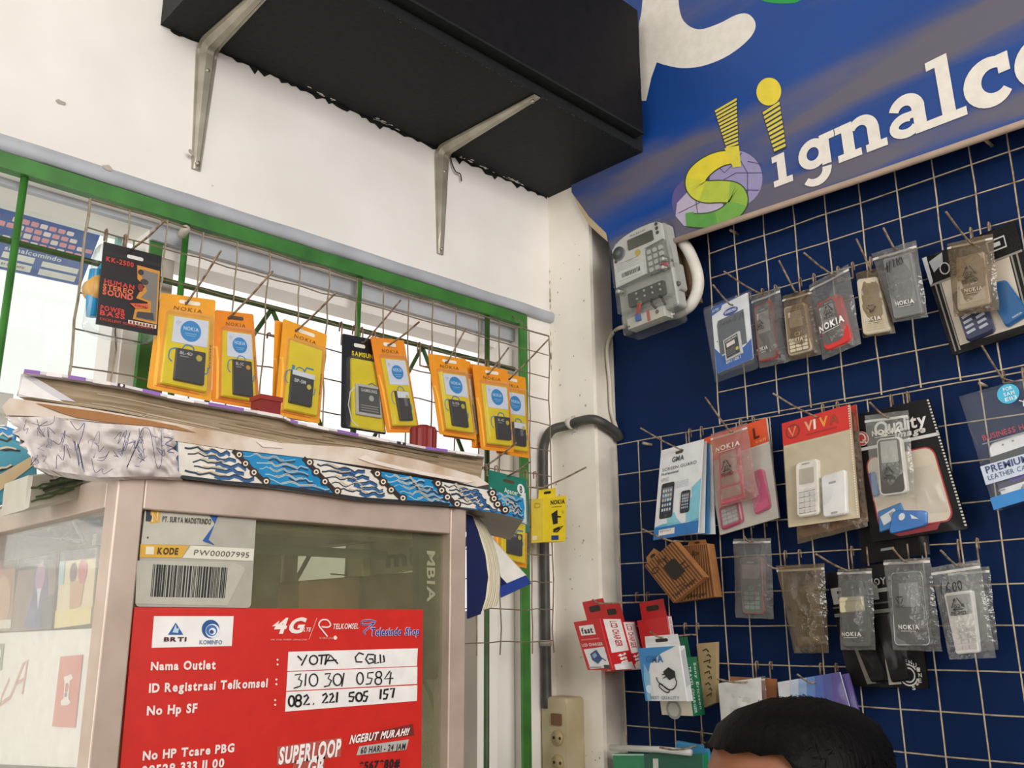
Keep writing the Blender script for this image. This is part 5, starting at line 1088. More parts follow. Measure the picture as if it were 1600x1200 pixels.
casing_bag('wide grey zip bag with a white-outlined phone panel in the third row', a7((722, 140), (1012, 124), (1090, 712), (782, 702)), .06, 'film_grey',
  lambda t: (flat(t, [(.14, .14), (.84, .13), (.82, .95), (.06, .96)], '#6e7070:.3', 0, .004, 'phone_casing', r=.1, extra=lambda g, z: (g.stroke(rrect(.03, .02, .97, .98, .1, .06, 4)+[(.87, .02)], .018, '#cdd0d0', z), g.rect(.24, .16, .82, .48, '#b1b3b2', z), g.text('NOKIA', .38, .12, .02, '#c0c2c2', z, w=.2)))), (.22, .77, .44, .045), (.32, .46, .1, dict(flip=-1, code=None)), zipb=.045)
hook('R', (1394, 856), (1415, 877), .064, 'rusty hook carrying the wide grey zip bag')
casing_bag('second grey zip bag, only its right edge showing behind the bag penned 1600', a7((1120, 200), (1384, 180), (1440, 700), (1200, 730)), .046, 'film_grey', lambda t: flat(t, [(.2, .2), (.8, .2), (.8, .9), (.2, .9)], '#6d6d68:.4', 0, .003, 'phone_casing'), zipb=.06)
casing_bag('zip bag with a white phone casing, 1600 penned on it', a7((1015, 187), (1322, 138), (1426, 752), (1135, 762)), .06, 'film',
  lambda t: inner_phone(t, [(.2, .3), (.78, .3), (.7, .94), (.2, .95)], '#dcd9d4', '#cfccc6', '#8f8d8c', '#b9b6b2', rim='#dedbd6', scr=(.08, .05, .92, .38), r=.1, keyb=(.06, .58, .94, .94), brand=None), None, (.46, .43, .16),
  [[(.2, .19), (.16, .31)], [(.36, .19), (.3, .24), (.29, .29), (.35, .3), (.37, .27), (.3, .265)], [(.47+.035*math.cos(i*.6), .25+.05*math.sin(i*.6)) for i in range(12)], [(.58+.035*math.cos(i*.6), .24+.05*math.sin(i*.6)) for i in range(12)]], zipb=.075)
hook('R', (1470, 860), (1497, 884), .064, 'rusty hook carrying the bags penned 1600')

# ---- fourth row: boxes
RD = '#c4262a:.35'
def redfront(g):
    g.rect(.16, .1, .72, .3, '#e8e6e3', .0006); g.text('fast', .22, .26, .11, '#3a2a3e', .0009, w=.42, bold=2); g.rect(.1, .37, .8, .4, '#d9706c', .0006); g.text('LCD CHARGER', .08, .52, .055, '#f0dedc', .0008, w=.8); g.poly([(.1, .58), (.9, .55), (.92, .95), (.14, .98)], '#dfe0e2', .0006)
    g.poly([(.3, .68), (.58, .6), (.72, .78), (.5, .88), (.32, .8)], '#31507c', .001); g.poly([(.36, .7), (.52, .65), (.56, .72), (.42, .77)], '#8aa4c6', .0013); g.stroke([(.68, .76), (.84, .82)], .03, '#31507c', .001); g.rect(.1, .93, .6, .96, '#9a9ca0', .001); g.rect(.7, .9, .92, .97, '#3a3a3e', .001)
def redside(g):
    g.poly([(.12, .02), (.9, .02), (.9, .64), (.12, .68)], '#e4e2df', .0006); g.quad([(.75, .06), (.75, .56), (.35, .56), (.35, .06)]); g.text('LCD CHARGER', 0, .9, .7, '#b32a2c', .0011, w=1); g.pop()
    g.quad([(.25, .98), (.25, .72), (.75, .68), (.75, .94)]); g.text('fast', 0, .9, .8, '#efe6e4', .0008, w=1, bold=2); g.pop(); g.poly([(.1, .9), (.9, .86), (.95, 1), (.1, 1)], '#dfe0e2', .0004)
for k, (q, off, dp, lab) in enumerate((
    ([(995, 970), (1042, 962), (1052, 1030), (1008, 1036)], .045, .012, 'rearmost red charger box, mostly hidden behind the blue and white box'),
    ([(925, 976), (966, 971), (984, 1047), (945, 1050)], .07, .044, 'middle red charger box, next to the front one'),
    ([(896, 972), (937, 966), (958, 1047), (918, 1047)], .13, .055, 'front red charger box, nearest the pillar, with its picture showing'))):
    boxpack('charger_box', lab, 'charger box', 'red charger boxes', q, off, dp, RD, redfront if k else None, redside, (.1, .92, .42, .4))
hook('R', (926, 937), (941, 943), .125, 'long rusty hook through the tabs of the red charger boxes')
boxpack('charger_box', 'green and cream travel charger box behind the blue and white box', 'charger box', None, [(1022, 1030), (1070, 1027), (1083, 1119), (1034, 1117)], .075, .03, '#cfc9b4:.5',
   lambda g: (g.rect(0, 0, 1, .06, '#1d6b4a', .0006), g.ell(.42, .9, .24, '#8e8f8c', .0006), g.ell(.42, .9, .17, '#b5b4ac', .0009)),
   lambda g: (g.rect(0, 0, 1, 1, '#1a6a49', .0005), g.quad([(.85, .1), (.85, .9), (.6, .9), (.6, .1)]), g.text('Sony Ericsson', 0, .9, .8, '#b9cfc2', .0006, w=1), g.pop(), g.quad([(.38, .16), (.38, .96), (.12, .96), (.12, .16)]), g.text('TRAVEL CHARGER', 0, .9, .8, '#b9cfc2', .0006, w=1), g.pop()), (.2, 1.0, .36, .3), tabmat='#1a6a49')
boxpack('charger_box', 'beige carton with small dark marks at the right of the green travel charger box', 'charger box', None, [(1088, 1006), (1119, 1003), (1119, 1098), (1100, 1106)], .036, .008, '#b29c74:.6',
   lambda g: [g.stroke([(.3+.2*(k % 2), .12+k*.09), (.5+.1*(k % 3), .1+k*.09), (.62+.1*(k % 2), .15+k*.09)], .07, '#4a3b26', .0006) for k in range(9)])
boxpack('charger_box', 'blue and white charger box with a black plug picture, in front of the green box', 'charger box', None, [(997, 1013), (1061, 1009), (1074, 1096), (1009, 1095)], .105, .014, '#dfe1e2:.35',
   lambda g: (g.poly([(0, 0), (.92, 0), (.55, .12), (.25, .3), (.12, .6), (.12, 1), (0, 1)], '#3a86c2', .0005), g.poly([(.1, .3), (.2, .5), (.14, 1), (.06, 1), (.04, .6)], '#7fb4da', .0008), g.ell(.14, .78, .08, '#cfe2ee', .0009), g.text('GMA', .16, .28, .12, '#2a6ea6', .001, w=.42, bold=2), g.text('BEST QUALITY', .14, .965, .055, '#8a9aa6', .001, w=.7),
     g.poly([(.54, .46), (.68, .38), (.82, .46), (.82, .56), (.66, .62), (.58, .54)], '#1d1d20', .001), g.stroke([(.5, .52), (.58, .5)], .02, '#1d1d20', .001), g.stroke([(.52, .58), (.6, .55)], .02, '#1d1d20', .001),
     g.stroke([(v.x, v.y) for v in spline([Vector((*p, 0)) for p in ((.8, .56), (.82, .68), (.72, .78), (.58, .78), (.44, .68), (.4, .74), (.55, .84), (.62, .8), (.4, .66), (.36, .56))], 4)], .022, '#1d1d20', .0012)),
   lambda g: g.poly([(.2, .1), (.9, .05), (.9, .7), (.2, .75)], '#b8babd', .0005), (.12, .96, .22, .3))
hook('R', (1016, 987), (1034, 996), .1, 'rusty hook through the tab of the blue and white charger box')
t = Thing('accessory_card', 'plain brown card behind the white film bag in the fourth row', 'card', P=wq(((1141, 1057), (1213, 1061), (1216, 1150), (1144, 1150)), RW, .05)); g = t.g(); g.slab(0, 0, 1, 1, -.002, 0, '#98603a:.6'); t.part('card', g); g = t.g(); g.rect(.4, .04, .6, .07, '#3a2418'); t.part('hang_slot', g)
t = Thing('film_bag', 'white film bag hanging left above the person\'s hair', 'bag', P=wq(((1126, 1066), (1196, 1056), (1200, 1150), (1133, 1150)), RW, .06)); flat(t, [(.1, .15), (.9, .12), (.85, .9), (.15, .92)], '#c9c8c4:.4', 0, .004, 'contents', r=.1); film_bag(t, 'film', .012, .004, zipb=.06)
g = t.g(); g.surf(lambda u, v: (lerp(.02, .98, u), lerp(.02, .95, v), .009+bulge(u, v, .003, 3, .004)), 12, 14, '#cfcfcb:.25'); t.part('foil_front', g)
hook('R', (1121, 1061), (1166, 1066), .072, 'rusty hook carrying the white film bag')
for k in (1, 0):
    q = [(1215, 1066), (1312, 1050), (1332, 1120), (1222, 1140)]
    if k: q = [(x+14, y+2) for x, y in q]
    t = Thing('screen_guard_packet', ('front blue and violet screen guard packet above the person\'s hair', 'rear violet screen guard packet, its right edge showing behind the front one')[k], 'screen guard', 'violet screen guard packets', P=wq(q, RW, .062-.008*k))
    g = t.g(); g.slab(0, 0, 1, 1, -.0015, 0, '#dcdee2:.3' if not k else '#5a4a8e:.3'); t.part('card', g)
    g = t.g(); cs = ['#c5d0e2', '#93aed6', '#6288c4', '#4a66b0', '#4c529c', '#54468e']
    for i, c in enumerate(cs): a = .22+i*.13; g.poly([(a, 0), (a+.13 if i < 5 else 1, 0), (min(1, a+.06+.07*i), 1), (max(.02, a-.1), 1)], c, .0005+.0001*i)
    if not k: g.text('ADSS', .14, .52, .17, '#2f5c9c', .0014, w=.28); g.text('GUARD', .62, .86, .15, '#dfe4ee', .0014, w=.28, bold=2)
    t.part('print', g)
    g = t.g(); g.surf(lambda u, v: (u, v, .0022+bulge(u, v, .004, 70+k, .002)), 10, 8, 'film_clear'); t.part('wrapper', g)
hook('R', (1246, 1054), (1270, 1067), .07, 'rusty hook carrying the violet screen guard packets')
# lowest: green box with a white tube
t = Thing('green_box', 'green boxed item at the bottom photo edge, left of the person', 'box', P=wq(((957, 1178), (1098, 1178), (1100, 1300), (962, 1300)), RW, .07)); g = t.g(); g.slab(0, 0, 1, 1, -.02, 0, '#2a8a5e:.4', bev=.001); t.part('carton', g)
g = t.g(); g.rect(.37, 0, 1, 1, '#1f5f4c', .0005); g.rect(.47, .06, .53, .5, '#cfd2ca', .0008); g.rect(0, 0, .37, .02, '#bfe0d0', .0008); t.part('print', g)
g = G(); p = [R(x, y, DR-.075) for x, y in ((954, 1168), (1030, 1171), (1080, 1176))]; g.tube(p, .0047, '#cfd0cb', 10); tag(g.build('white_tube', mtx=Matrix.Translation(p[0])), 'white plastic tube lying across the top of the green box', 'tube')
t = Thing('blue_packet', 'small blue film packet behind the white tube at the bottom edge', 'packet', P=wq(((1056, 1156), (1112, 1166), (1108, 1200), (1054, 1196)), RW, .055)); flat(t, [(.02, .02), (.98, .02), (.98, .98), (.02, .98)], '#2a8fc4:.3', -.002, .002, 'card', r=.05); film_bag(t, 'film_clear', .006, .003, zipb=0, name='wrapper')
hook('R', (1031, 1168), (1070, 1170), .085, 'brown hook lying along the white tube at the bottom edge')

# ================================================================== packs on the left grid
def lq(q, off): return wq(q, 'L', off)
random.seed(21)
def battery(label, q, off, style=0, txt='BL-4D', white=True, base='#f0a42c', tray='#e2c81f', bat=(.34, .56, .82, .88), front=True):
    t = Thing('battery_pack', label, 'battery pack', 'blister-packed batteries', P=lq(q, off)); A = t.W/t.H
    g = t.g(); g.slab(0, 0, 1, 1, -.0012, 0, base+':.35', r=.03); c = t.part('card', g)
    g = t.g(); z = .0005; g.poly(rrect(.34, .045, .72, .085, .05, .012, 3), '#f3ead6' if style != 2 else '#5a4630', z); g.text('NOKIA', .26, .155, .035, '#8a5a1e', z, w=.5, bold=1, gap=.2, slant=.1)
    g.stroke([(0, .42), (.05, .4), (.09, .55), (.1, .97)], .05, '#f6bf4a', z*.8); g.rect(.1, .955, .8, .962, '#d8702a', z); g.text('BATTERY STANDARD', .14, .95, .012, '#c9641e', z, w=.5)
    g.quad([(.965, .46), (.965, .7), (.925, .7), (.925, .46)]); g.text('NOKIA', 0, .9, .8, '#8a5a1e', z, w=1); g.pop(); g.build('print', c, t.m)
    g = t.g(); g.slab(.17, .2 if not white else .22, .9, .935, 0, .0045, tray+':.25', r=.03, bev=.0018); tr = t.part('tray', g); zt = .005
    if white:
        g = t.g(); g.rr(.26, .235, .86, .5, '#d4d8e4', zt, r=.02); g.ell(.56, .365, .175, '#2c86c6', zt+.0004); g.text('NOKIA', .56, .36, .035, '#bcdcf0', zt+.0007, w=.26, al='c'); g.rect(.46, .39, .66, .396, '#8fc4e4', zt+.0007); g.rect(.48, .41, .64, .415, '#8fc4e4', zt+.0007); g.stroke([(.3, .3), (.34, .27), (.33, .32), (.38, .28)], .01, '#8a93b8', zt+.0005); t.part('label', g)
    a0, b0, a1, b1 = bat; g = t.g()
    for p in (((a0-.04, b0+.14), (a0-.1, b0+.1), (a0-.08, b0+.02), (a0+.02, b0-.005)), ((a0+.1, b0), (a0+.16, b0-.05), (a0+.28, b0-.04), (a0+.3, b0)), ((a1+.01, b0+.2), (a1+.06, b0+.19), (a1+.07, b0+.13))): g.stroke([(v.x, v.y) for v in spline([Vector((*k, 0)) for k in p], 4)], .02, '#2f7fae', zt+.0002)
    if not white: g.rect(a0+.02, b0-.06, a0+.08, b0+.03, '#2f7fae', zt+.0002); g.stroke([(a0+.3, b0-.02), (a0+.34, b0-.07), (a0+.5, b0-.07)], .03, '#2f7fae', zt+.0003)
    t.part('print_lines', g)
    g = t.g(); g.slab(a0, b0, a1, b1, zt-.001, zt+.0045, '#3a3735:.35', r=.02, bev=.001); z = zt+.0049; w = a1-a0
    if style == 1: g.rect(a0+w*.04, b0+.005, a1-w*.04, b0+.075, '#d8dade', z); g.ell(a1-w*.22, b0+.06, .045, '#c9b73c', z+.0003); g.rect(a0+w*.5, b0+.08, a0+w*.75, b0+.16, '#6a6a6e', z)
    elif style == 3: g.rect(a0, b0, a1, b0+.05, '#cfd4dc', z); g.text(txt, a0+w*.12, b0+.12, .035, '#c9ccd2', z, w=w*.5); g.ell(a1-w*.22, b0+.14, .05, '#c9b73c', z)
    else: g.text(txt, a0+w*.1, b0+.06, .03, '#c3c0ba', z, w=w*.42); g.rect(a0+w*.1, b0+.075, a0+w*.4, b0+.083, '#9a978f', z); g.ell(a1-w*.24, b0+.07, .05, '#b9a93a' if style == 0 else '#c98a2c', z)
    t.part('battery', g)
    g = t.g(); g.slab(.14, .18, .93, .95, .0003, .0125, 'film_clear', r=.05, bev=.003); t.part('clear_blister', g)
    return t
# headset box
HB = ((162.5, 377.5), (252.5, 400), (246, 524), (150, 506))
t = Thing('headset_box', 'black and red headphone box in a clear rounded shell, leftmost on the wire grid', 'headphone box', P=lq(HB, .11))
g = t.g(); g.slab(0, 0, 1, 1, -.002, 0, '#1f1a1b:.3'); t.part('card', g)
g = t.g(); z = .0006; RR = '#c0372c'
g.poly(rrect(.4, .085, .68, .13, .03, .016, 3), '#dcdcd8', z); g.rect(0, .1, 1, .155, '#151314', z*.5)
g.text('KK-2500', .06, .23, .055, RR, z, w=.46, bold=2); 
g.text('HUMAN', .06, .5, .05, RR, z, w=.5, bold=2); g.text('STEREO', .05, .565, .055, '#d86a3c', z, w=.5, bold=2); g.text('SOUND', .05, .635, .06, '#d8604a', z, w=.5, bold=2); g.text('POWER', .04, .825, .055, RR, z, w=.4, bold=2); g.text('BASS', .04, .885, .055, RR, z, w=.4, bold=2); g.text('EXCELLENT SOUND QUALITY', .05, .945, .028, RR, z, w=.88)
g.poly([(.58, .19), (.98, .2), (.98, .87), (.57, .86), (.6, .72), (.8, .7), (.8, .62), (.6, .6), (.66, .5), (.74, .44), (.6, .36)], '#c88a2c', z); g.poly([(.68, .23), (.95, .24), (.95, .84), (.62, .84), (.62, .77), (.86, .75), (.86, .6), (.68, .58), (.78, .48), (.7, .36), (.66, .3)], '#77736e', z+.0003); g.poly([(.64, .76), (.9, .74), (.92, .83), (.62, .83)], '#3a3a3a', z+.0005); g.ell(.65, .27, .05, '#2e2a2a', z+.0006); g.ell(.72, .38, .07, '#3b3638', z+.0006, ry=.035); g.ell(.66, .46, .05, '#7a2a22', z+.0006, ry=.05)
g.poly([(.5, .68), (.8, .64), (.82, .69), (.6, .73)], '#cf5c34', z+.0008); g.text('stereo', .58, .7, .03, '#7a1e14', z+.001, w=.2); g.rect(.5, .88, .97, .925, '#e3d8c4', z); 
for i in range(8): g.rect(.52+i*.055, .888, .555+i*.055, .917, '#7a3a30', z+.0003)
t.part('print', g)
n = t.n; shell = [(-.03, .02), (.98, .02), (.99, .9), (.9, 1.08), (.3, 1.1), (-.06, 1.02), (-.08, .8)]
g = t.g(); sh = [(v.x, v.y) for v in spline([Vector((*p, 0)) for p in shell+[shell[0]]], 4)][:-1]; N_ = len(sh); vs = []
for k in range(7):
    a = k/6; s = 1-.12*(a**3); vs += [g.mp(.47+(x-.47)*s, .54+(y-.54)*s, -.003-.038*a) for x, y in sh]
g.add(vs, [[k*N_+i, k*N_+(i+1) % N_, (k+1)*N_+(i+1) % N_, (k+1)*N_+i] for k in range(6) for i in range(N_)]+[[6*N_+i for i in range(N_)]], 'film_clear', True); t.part('clear_shell', g)
g = t.g(); c = [g.mp(.1+.75*i/10, .12+.0*i, -.02) for i in range(2)]
band = [g.mp(.48+.42*math.cos(math.radians(200+i*14)), .5+.42*math.sin(math.radians(200+i*14)), -.022) for i in range(11)]; g.tube(spline(band, 3), .006, '#2f8fc0:.3', 8); g.tube([g.mp(.04, .3, -.02), g.mp(.02, .55, -.02), g.mp(.06, .85, -.022)], .009, '#2f8fc0:.3', 8); t.part('headphones', g, label='blue headphone band behind the card')
g = t.g(); g.tube([g.mp(.06, .52, -.03), g.mp(.06, .52, -.008)], .014, '#c79a52', 14); g.tube([g.mp(.86, .6, -.03), g.mp(.86, .6, -.008)], .014, '#2f8fc0', 14); t.part('ear_pads', g)
hook('L', (256, 346), (208, 388), .112, 'rusty hook carrying the black and red headphone box')

battery('yellow battery blister with round blue label, directly right of the headphone box', ((250, 457), (337, 469), (330, 627), (230, 606)), .1, 0, 'BL-4D', base='#f0a62a')
hook('L', (345, 392), (291, 473), .102, 'hook carrying the yellow battery blister beside the headphone box')
battery('orange battery blister with round blue label, second from the headphone box', ((337, 484), (396, 491), (406, 640), (331, 627)), .094, 2, 'BL-5C', base='#ec8c22', bat=(.38, .53, .8, .9))
hook('L', (426, 424), (358, 496), .096, 'hook carrying the orange battery blister second from the headphone box')
battery('rear orange blister, only its left edge showing behind the one without a round label', ((430, 500), (497, 517), (486, 660), (425, 650)), .088, 0, 'BP-5M', white=False, base='#ee9c26')
battery('yellow-orange battery blister without a round label, third from the headphone box', ((443, 498), (511, 523), (499, 662), (429, 648)), .1, 3, 'BP-5M', white=False, base='#f0a42a', bat=(.22, .52, .72, .86))
hook('L', (525, 457), (463, 516), .102, 'hook carrying the battery blister without a round label')
# black and yellow battery card
t = Thing('battery_pack', 'black and yellow battery card in the middle of the row', 'battery pack', 'blister-packed batteries', P=lq(((535, 521), (592, 532), (603, 679), (533, 668)), .088))
g = t.g(); g.slab(0, 0, 1, 1, -.0012, 0, '#1f2026:.3', r=.04); c = t.part('card', g)
g = t.g(); g.poly(rrect(.3, .08, .6, .12, .04, .014, 3), '#e6e2d8', .0005); g.text('SAMSUNG', .24, .215, .045, '#d9c22c', .0006, w=.66, bold=2); g.build('print', c, t.m)
g = t.g(); g.slab(.2, .25, .96, .985, 0, .004, '#dbc71f:.25', r=.03, bev=.0015); t.part('tray', g)
g = t.g(); g.slab(.27, .52, .86, .85, .004, .008, '#b9b6ac:.35', r=.03, bev=.001); g.rect(.32, .55, .82, .82, '#4a4a48', .0084); g.text('SAMSUNG', .38, .6, .03, '#c9c7c0', .0087, w=.38); g.ell(.62, .66, .06, '#a8a69f', .0087); 
for k in range(3): g.rect(.36, .74+k*.025, .78, .75+k*.025, '#8a8984', .0087)
t.part('battery', g)
g = t.g(); g.stroke([(.27, .56), (.16, .62), (.12, .76), (.2, .92), (.34, .97)], .025, '#cfd2cc', .0042); g.stroke([(.6, .51), (.7, .49), (.82, .52)], .02, '#5a6a72', .0046); t.part('print_lines', g)
g = t.g(); g.slab(.1, .24, .98, .99, .0003, .011, 'film_clear', r=.06, bev=.003); t.part('clear_blister', g)
hook('L', (626, 469), (567, 535), .09, 'hook carrying the black and yellow battery card')
battery('tilted orange battery blister overlapping the black and yellow card', ((579, 526), (631, 532), (656, 676), (605, 676)), .1, 1, 'BL-5B', base='#ec9026', bat=(.36, .57, .74, .88))
hook('L', (655, 503), (607, 539), .102, 'hook carrying the tilted orange blister beside the black card')
battery('rear orange blister, its right edge showing beyond the fourth-last one', ((676, 556), (735, 565), (751, 690), (693, 682)), .088, 0, 'BL-5CB', base='#ee9a28')
battery('orange battery blister with a slanting black battery, left of the last pair', ((669, 552), (728, 561), (745, 687), (687, 678)), .1, 0, 'BL-5CB', base='#ee9a28', bat=(.3, .56, .72, .88))
hook('L', (728, 513), (697, 566), .102, 'hook carrying the blister with the slanting black battery')
battery('rightmost orange battery blister, half hidden at the end of the row', ((772, 580), (821, 590), (828, 716), (776, 708)), .086, 1, 'BL-4U', base='#ee9c28', bat=(.42, .6, .8, .88))
hook('L', (858, 529), (795, 592), .09, 'long hook above the rightmost battery blister')
battery('rear orange blister, only its left edge showing behind the next to last one', ((735, 568), (786, 577), (794, 702), (738, 700)), .09, 0, 'BL-4C', base='#ec8e24')
battery('orange battery blister with round blue label, next to last in the row', ((738, 569), (793, 578), (803, 707), (752, 702)), .104, 0, 'BL-4C', base='#ee9826', bat=(.42, .6, .84, .87))
hook('L', (795, 543), (762, 584), .106, 'hook carrying the next to last battery blister')
# memory card pack
t = Thing('memory_card_pack', 'teal and white memory card pack at the right end of the paper stack', 'memory card', P=lq(((764, 734), (822, 749), (827, 833), (765, 814)), .086))
g = t.g(); g.slab(0, 0, 1, 1, -.0012, 0, '#1d7a68:.35', r=.04); c = t.part('card', g)
g = t.g(); g.poly([(.02, .3), (.1, .36), (.6, .44), (.96, .26), (.94, .85), (.1, .82)], '#d9dedb', .0004); g.poly([(.02, .32), (.3, .5), (.7, .46), (.95, .22), (.95, .02), (.03, .02)], '#1d7a68', .0006); g.text('Apacer', .38, .36, .09, '#dfeae4', .0009, w=.36); g.ell(.83, .22, .1, '#e9ecea', .0009); g.text('8', .79, .29, .13, '#2a3a38', .0012, w=.07); g.poly(rrect(.36, .1, .66, .16, .05, .02, 3), '#5a4632', .0009); g.text('micro', .08, .48, .06, '#5a6a68', .0009, w=.14); g.build('print', c, t.m)
g = t.g(); g.slab(.3, .54, .7, .86, 0, .004, '#2b2c30:.3', r=.03); t.part('memory_card', g); g = t.g(); g.slab(.05, .42, .95, .92, .0003, .008, 'film_clear', r=.05, bev=.002); t.part('clear_blister', g)
hook('L', (829, 721), (793, 743), .088, 'thin hook carrying the teal memory card pack'); hook('L', (807, 692), (750, 733), .088, 'hook at the right end of the paper stack without goods in view')
battery('orange blister with a black battery, lowest on the grid, below the teal memory card pack', ((772, 795), (824, 803), (823, 888), (772, 876)), .082, 0, 'BL-5J', white=False, base='#ee9a28', bat=(.3, .42, .74, .82))
t = boxpack('charger_box', 'yellow charger carton hanging at the right end of the left grid', 'charger box', None, ((849, 778), (885, 774), (884, 846), (849, 847)), .085, .028, '#e3c92c:.35',
   lambda g: (g.text('NOKIA', .3, .17, .09, '#3a3420', .0006, w=.62, bold=2), g.rect(.34, .22, .8, .24, '#9a8a2c', .0006), g.poly([(.34, .38), (.6, .3), (.62, .6), (.42, .62)], '#2a2620', .0006), g.stroke([(.6, .45), (.76, .46)], .05, '#2a2620', .0006), g.stroke([(.42, .74), (.6, .7), (.85, .66), (.6, .78), (.42, .78), (.7, .7)], .05, '#2a2620', .0008), g.rect(.34, .86, .66, .96, '#2f3f7a', .0006), g.ell(.85, .36, .06, '#c9b224', .0006)),
   lambda g: (g.rect(.1, .84, .5, .94, '#ece4b4', .0005), g.stroke([(.3, .1), (.7, .12), (.7, .2), (.3, .2), (.3, .1)], .06, '#b59a20', .0005)), (.05, .8, .2, .3), wall='L')
hook('L', (916, 730), (846, 762), .075, 'long hook carrying the yellow charger carton')

# ================================================================== electricity meter, pipes, power strip
P = [R(x, y, DR-.1) for x, y in ((950, 374), (1030, 338), (1056, 489), (967, 523))]
t = Thing('electricity_meter', 'grey prepaid electricity meter with a keypad in a clear housing beside the pillar', 'electricity meter', P=P)
g = t.g(); g.slab(.2, .1, .93, .74, -.1, -.0365, '#7a6048:.7'); t.part('mounting_board', g)
g = t.g(); g.slab(.0, .03, 1.0, .9, -.036, -.012, '#a9aaa6:.4', r=.05, bev=.003); g.slab(.9, .46, 1.06, .74, -.035, -.02, '#a2a39d:.4', r=.04); g.tube([g.mp(1.02, .68, -.02), g.mp(1.02, .68, -.017)], .004, '#5a5a58', 10); t.part('body', g)
g = t.g(); pl = [(v.x, v.y) for v in spline([Vector((*p, 0)) for p in ((.03, .12), (.2, .05), (.5, .015), (.85, .02), (.97, .05))], 4)]; g.prism(pl+[(.97, .22), (.62, .24), (.6, .5), (.02, .52)], -.012, -.004, '#dfdfdc:.35'); fp = t.part('face_plate', g)
g = t.g(); z = -.0034; g.rect(.05, .3, .58, .5, '#e6e6e3', z); g.text('PRA BAYAR', .4, .065, .014, '#8a8a88', z, w=.3)
for k in range(5): g.rect(.08, .29+k*.018, .5-.05*(k % 2), .294+k*.018, '#a5a6a6', z+.0002)
g.rect(.1, .47, .52, .474, '#a5a6a6', z+.0002)
random.seed(2); x = .16
while x < .5: w = random.choice((.008, .012, .018)); g.rect(x, .4, x+w, .445, '#3c3c3e', z+.0004); x += w+random.choice((.008, .012))
g.ell(.08, .255, .03, '#3a3a3c', z+.0002); g.ell(.5, .255, .05, '#d8b83c', z+.0002); g.rect(.26, .29, .4, .3, '#a5a6a6', z); 
for y in (.05, .095, .14): g.ell(.9, y, .03, '#4a4b4c', z)
g.build('print', fp, t.m)
g = t.g(); g.slab(.34, .09, .82, .2, -.004, -.0025, '#56594c:.2', r=.02); t.part('display', g)
g = t.g(); c0 = g.mp(.16, .19, -.004); g.tube([c0, c0+t.n*.004], .0125, '#84888a', 20); g.tube([c0+t.n*.004, c0+t.n*.0055], .005, '#5f6466', 14); t.part('optical_port', g)
g = t.g(); g.slab(.62, .25, .97, .52, -.012, -.007, '#8e8f8b:.5'); kp_ = t.part('keypad', g)
for j in range(4):
    for i in range(3):
        g = t.g(); a, b = .655+i*.105, .275+j*.062; red = (i == 2 and j == 3); g.slab(a, b, a+(.075 if not red else .1), b+.042, -.007, -.004, '#c9c9c4' if not red else '#d8485c', r=.02); g.build('key', kp_, t.m)
g = t.g(); g.slab(.2, .62, .85, .76, -.012, -.006, '#3c3f3c:.4', r=.02)
for i in range(4):
    for j in range(2): c0 = g.mp(.36+i*.14, .65+j*.055, -.006); g.tube([c0, c0+t.n*.001], .0022, '#b8b8b0', 8)
c0 = g.mp(.4, .765, -.006); g.tube([c0, c0+t.n*.002], .005, '#2f9a4c', 14); t.part('terminal_block', g)
g = t.g()
for s in ((.36, .0), (.4, .01)): g.tube(spline([g.mp(s[0]+.03, .76, -.004), g.mp(s[0], .82, -.004+s[1]*.2), g.mp(s[0]-.06, .87, -.006)], 4), .0022, '#c23a30', 6)
g.tube(spline([g.mp(.6, .76, -.005), g.mp(.62, .82, -.003), g.mp(.66, .87, -.006)], 4), .0022, '#1c1c1e', 6); g.tube(spline([g.mp(.75, .76, -.005), g.mp(.8, .8, -.003), g.mp(.82, .87, -.006)], 4), .0022, '#1c1c1e', 6); t.part('wires', g)
g = t.g(); g.slab(.12, .86, .78, .965, -.03, -.008, '#d6d4c9:.4', bev=.001); br_ = t.part('breaker', g)
g = t.g(); g.slab(.3, .86, .38, .925, -.008, -.003, '#2f5fae'); g.rect(.48, .85, .53, .96, '#c8584a', -.0074); g.ell(.66, .9, .03, '#6a6a64', -.0074); g.ell(.15, .94, .018, '#6a6a64', -.0074); g.build('switch', br_, t.m)
g = t.g(); g.slab(.02, .53, .98, .8, -.03, .002, 'meter_cover', r=.03, bev=.002); g.slab(.08, .81, .98, 1.04, -.034, .004, 'meter_cover', r=.06, bev=.004); g.slab(-.01, .01, 1.0, .53, -.02, .0, 'meter_cover', r=.04, bev=.002); t.part('clear_cover', g)
for a, b in ((.1, .58), (.92, .52), (.95, .44)):
    g = t.g(); c0 = g.mp(a, b, .002); g.tube([c0-t.n*.02, c0], .0065, 'meter_cover', 12); g.tube([c0-t.n*.01, c0+t.n*.0015], .003, '#b9bab4', 10); t.part('screw', g)
g = G(); p = spline([R(x, y, DR-.05) for x, y in ((1060, 372), (1076, 392), (1089, 425), (1090, 452), (1080, 475), (1064, 487), (1046, 492))], 6)
g.tube(p, .0098, 'pvc', 14); tag(g.build('conduit_pipe', mtx=Matrix.Translation(p[0])), 'thick white curved pipe running from the banner to the meter', 'pipe')
g = G(); p = spline([R(976, 510, DR-.07), L(962, 516, YB-.006), L(951, 534, YB-.006), L(949, 556, YB-.006), L(953, 600, YB-.006), L(955, 640, YB-.006), L(964, 672, YB-.006)], 6)
g.tube(p, .0036, '#cfc6b6:.5', 10); tag(g.build('cable', mtx=Matrix.Translation(p[0])), 'cream cable running down from the meter along the pillar', 'cable')
t = Thing('conduit_pipe', 'dark conduit climbing from the power strip and bending round the pillar', 'pipe', loc=L(850, 900, DL-.012))
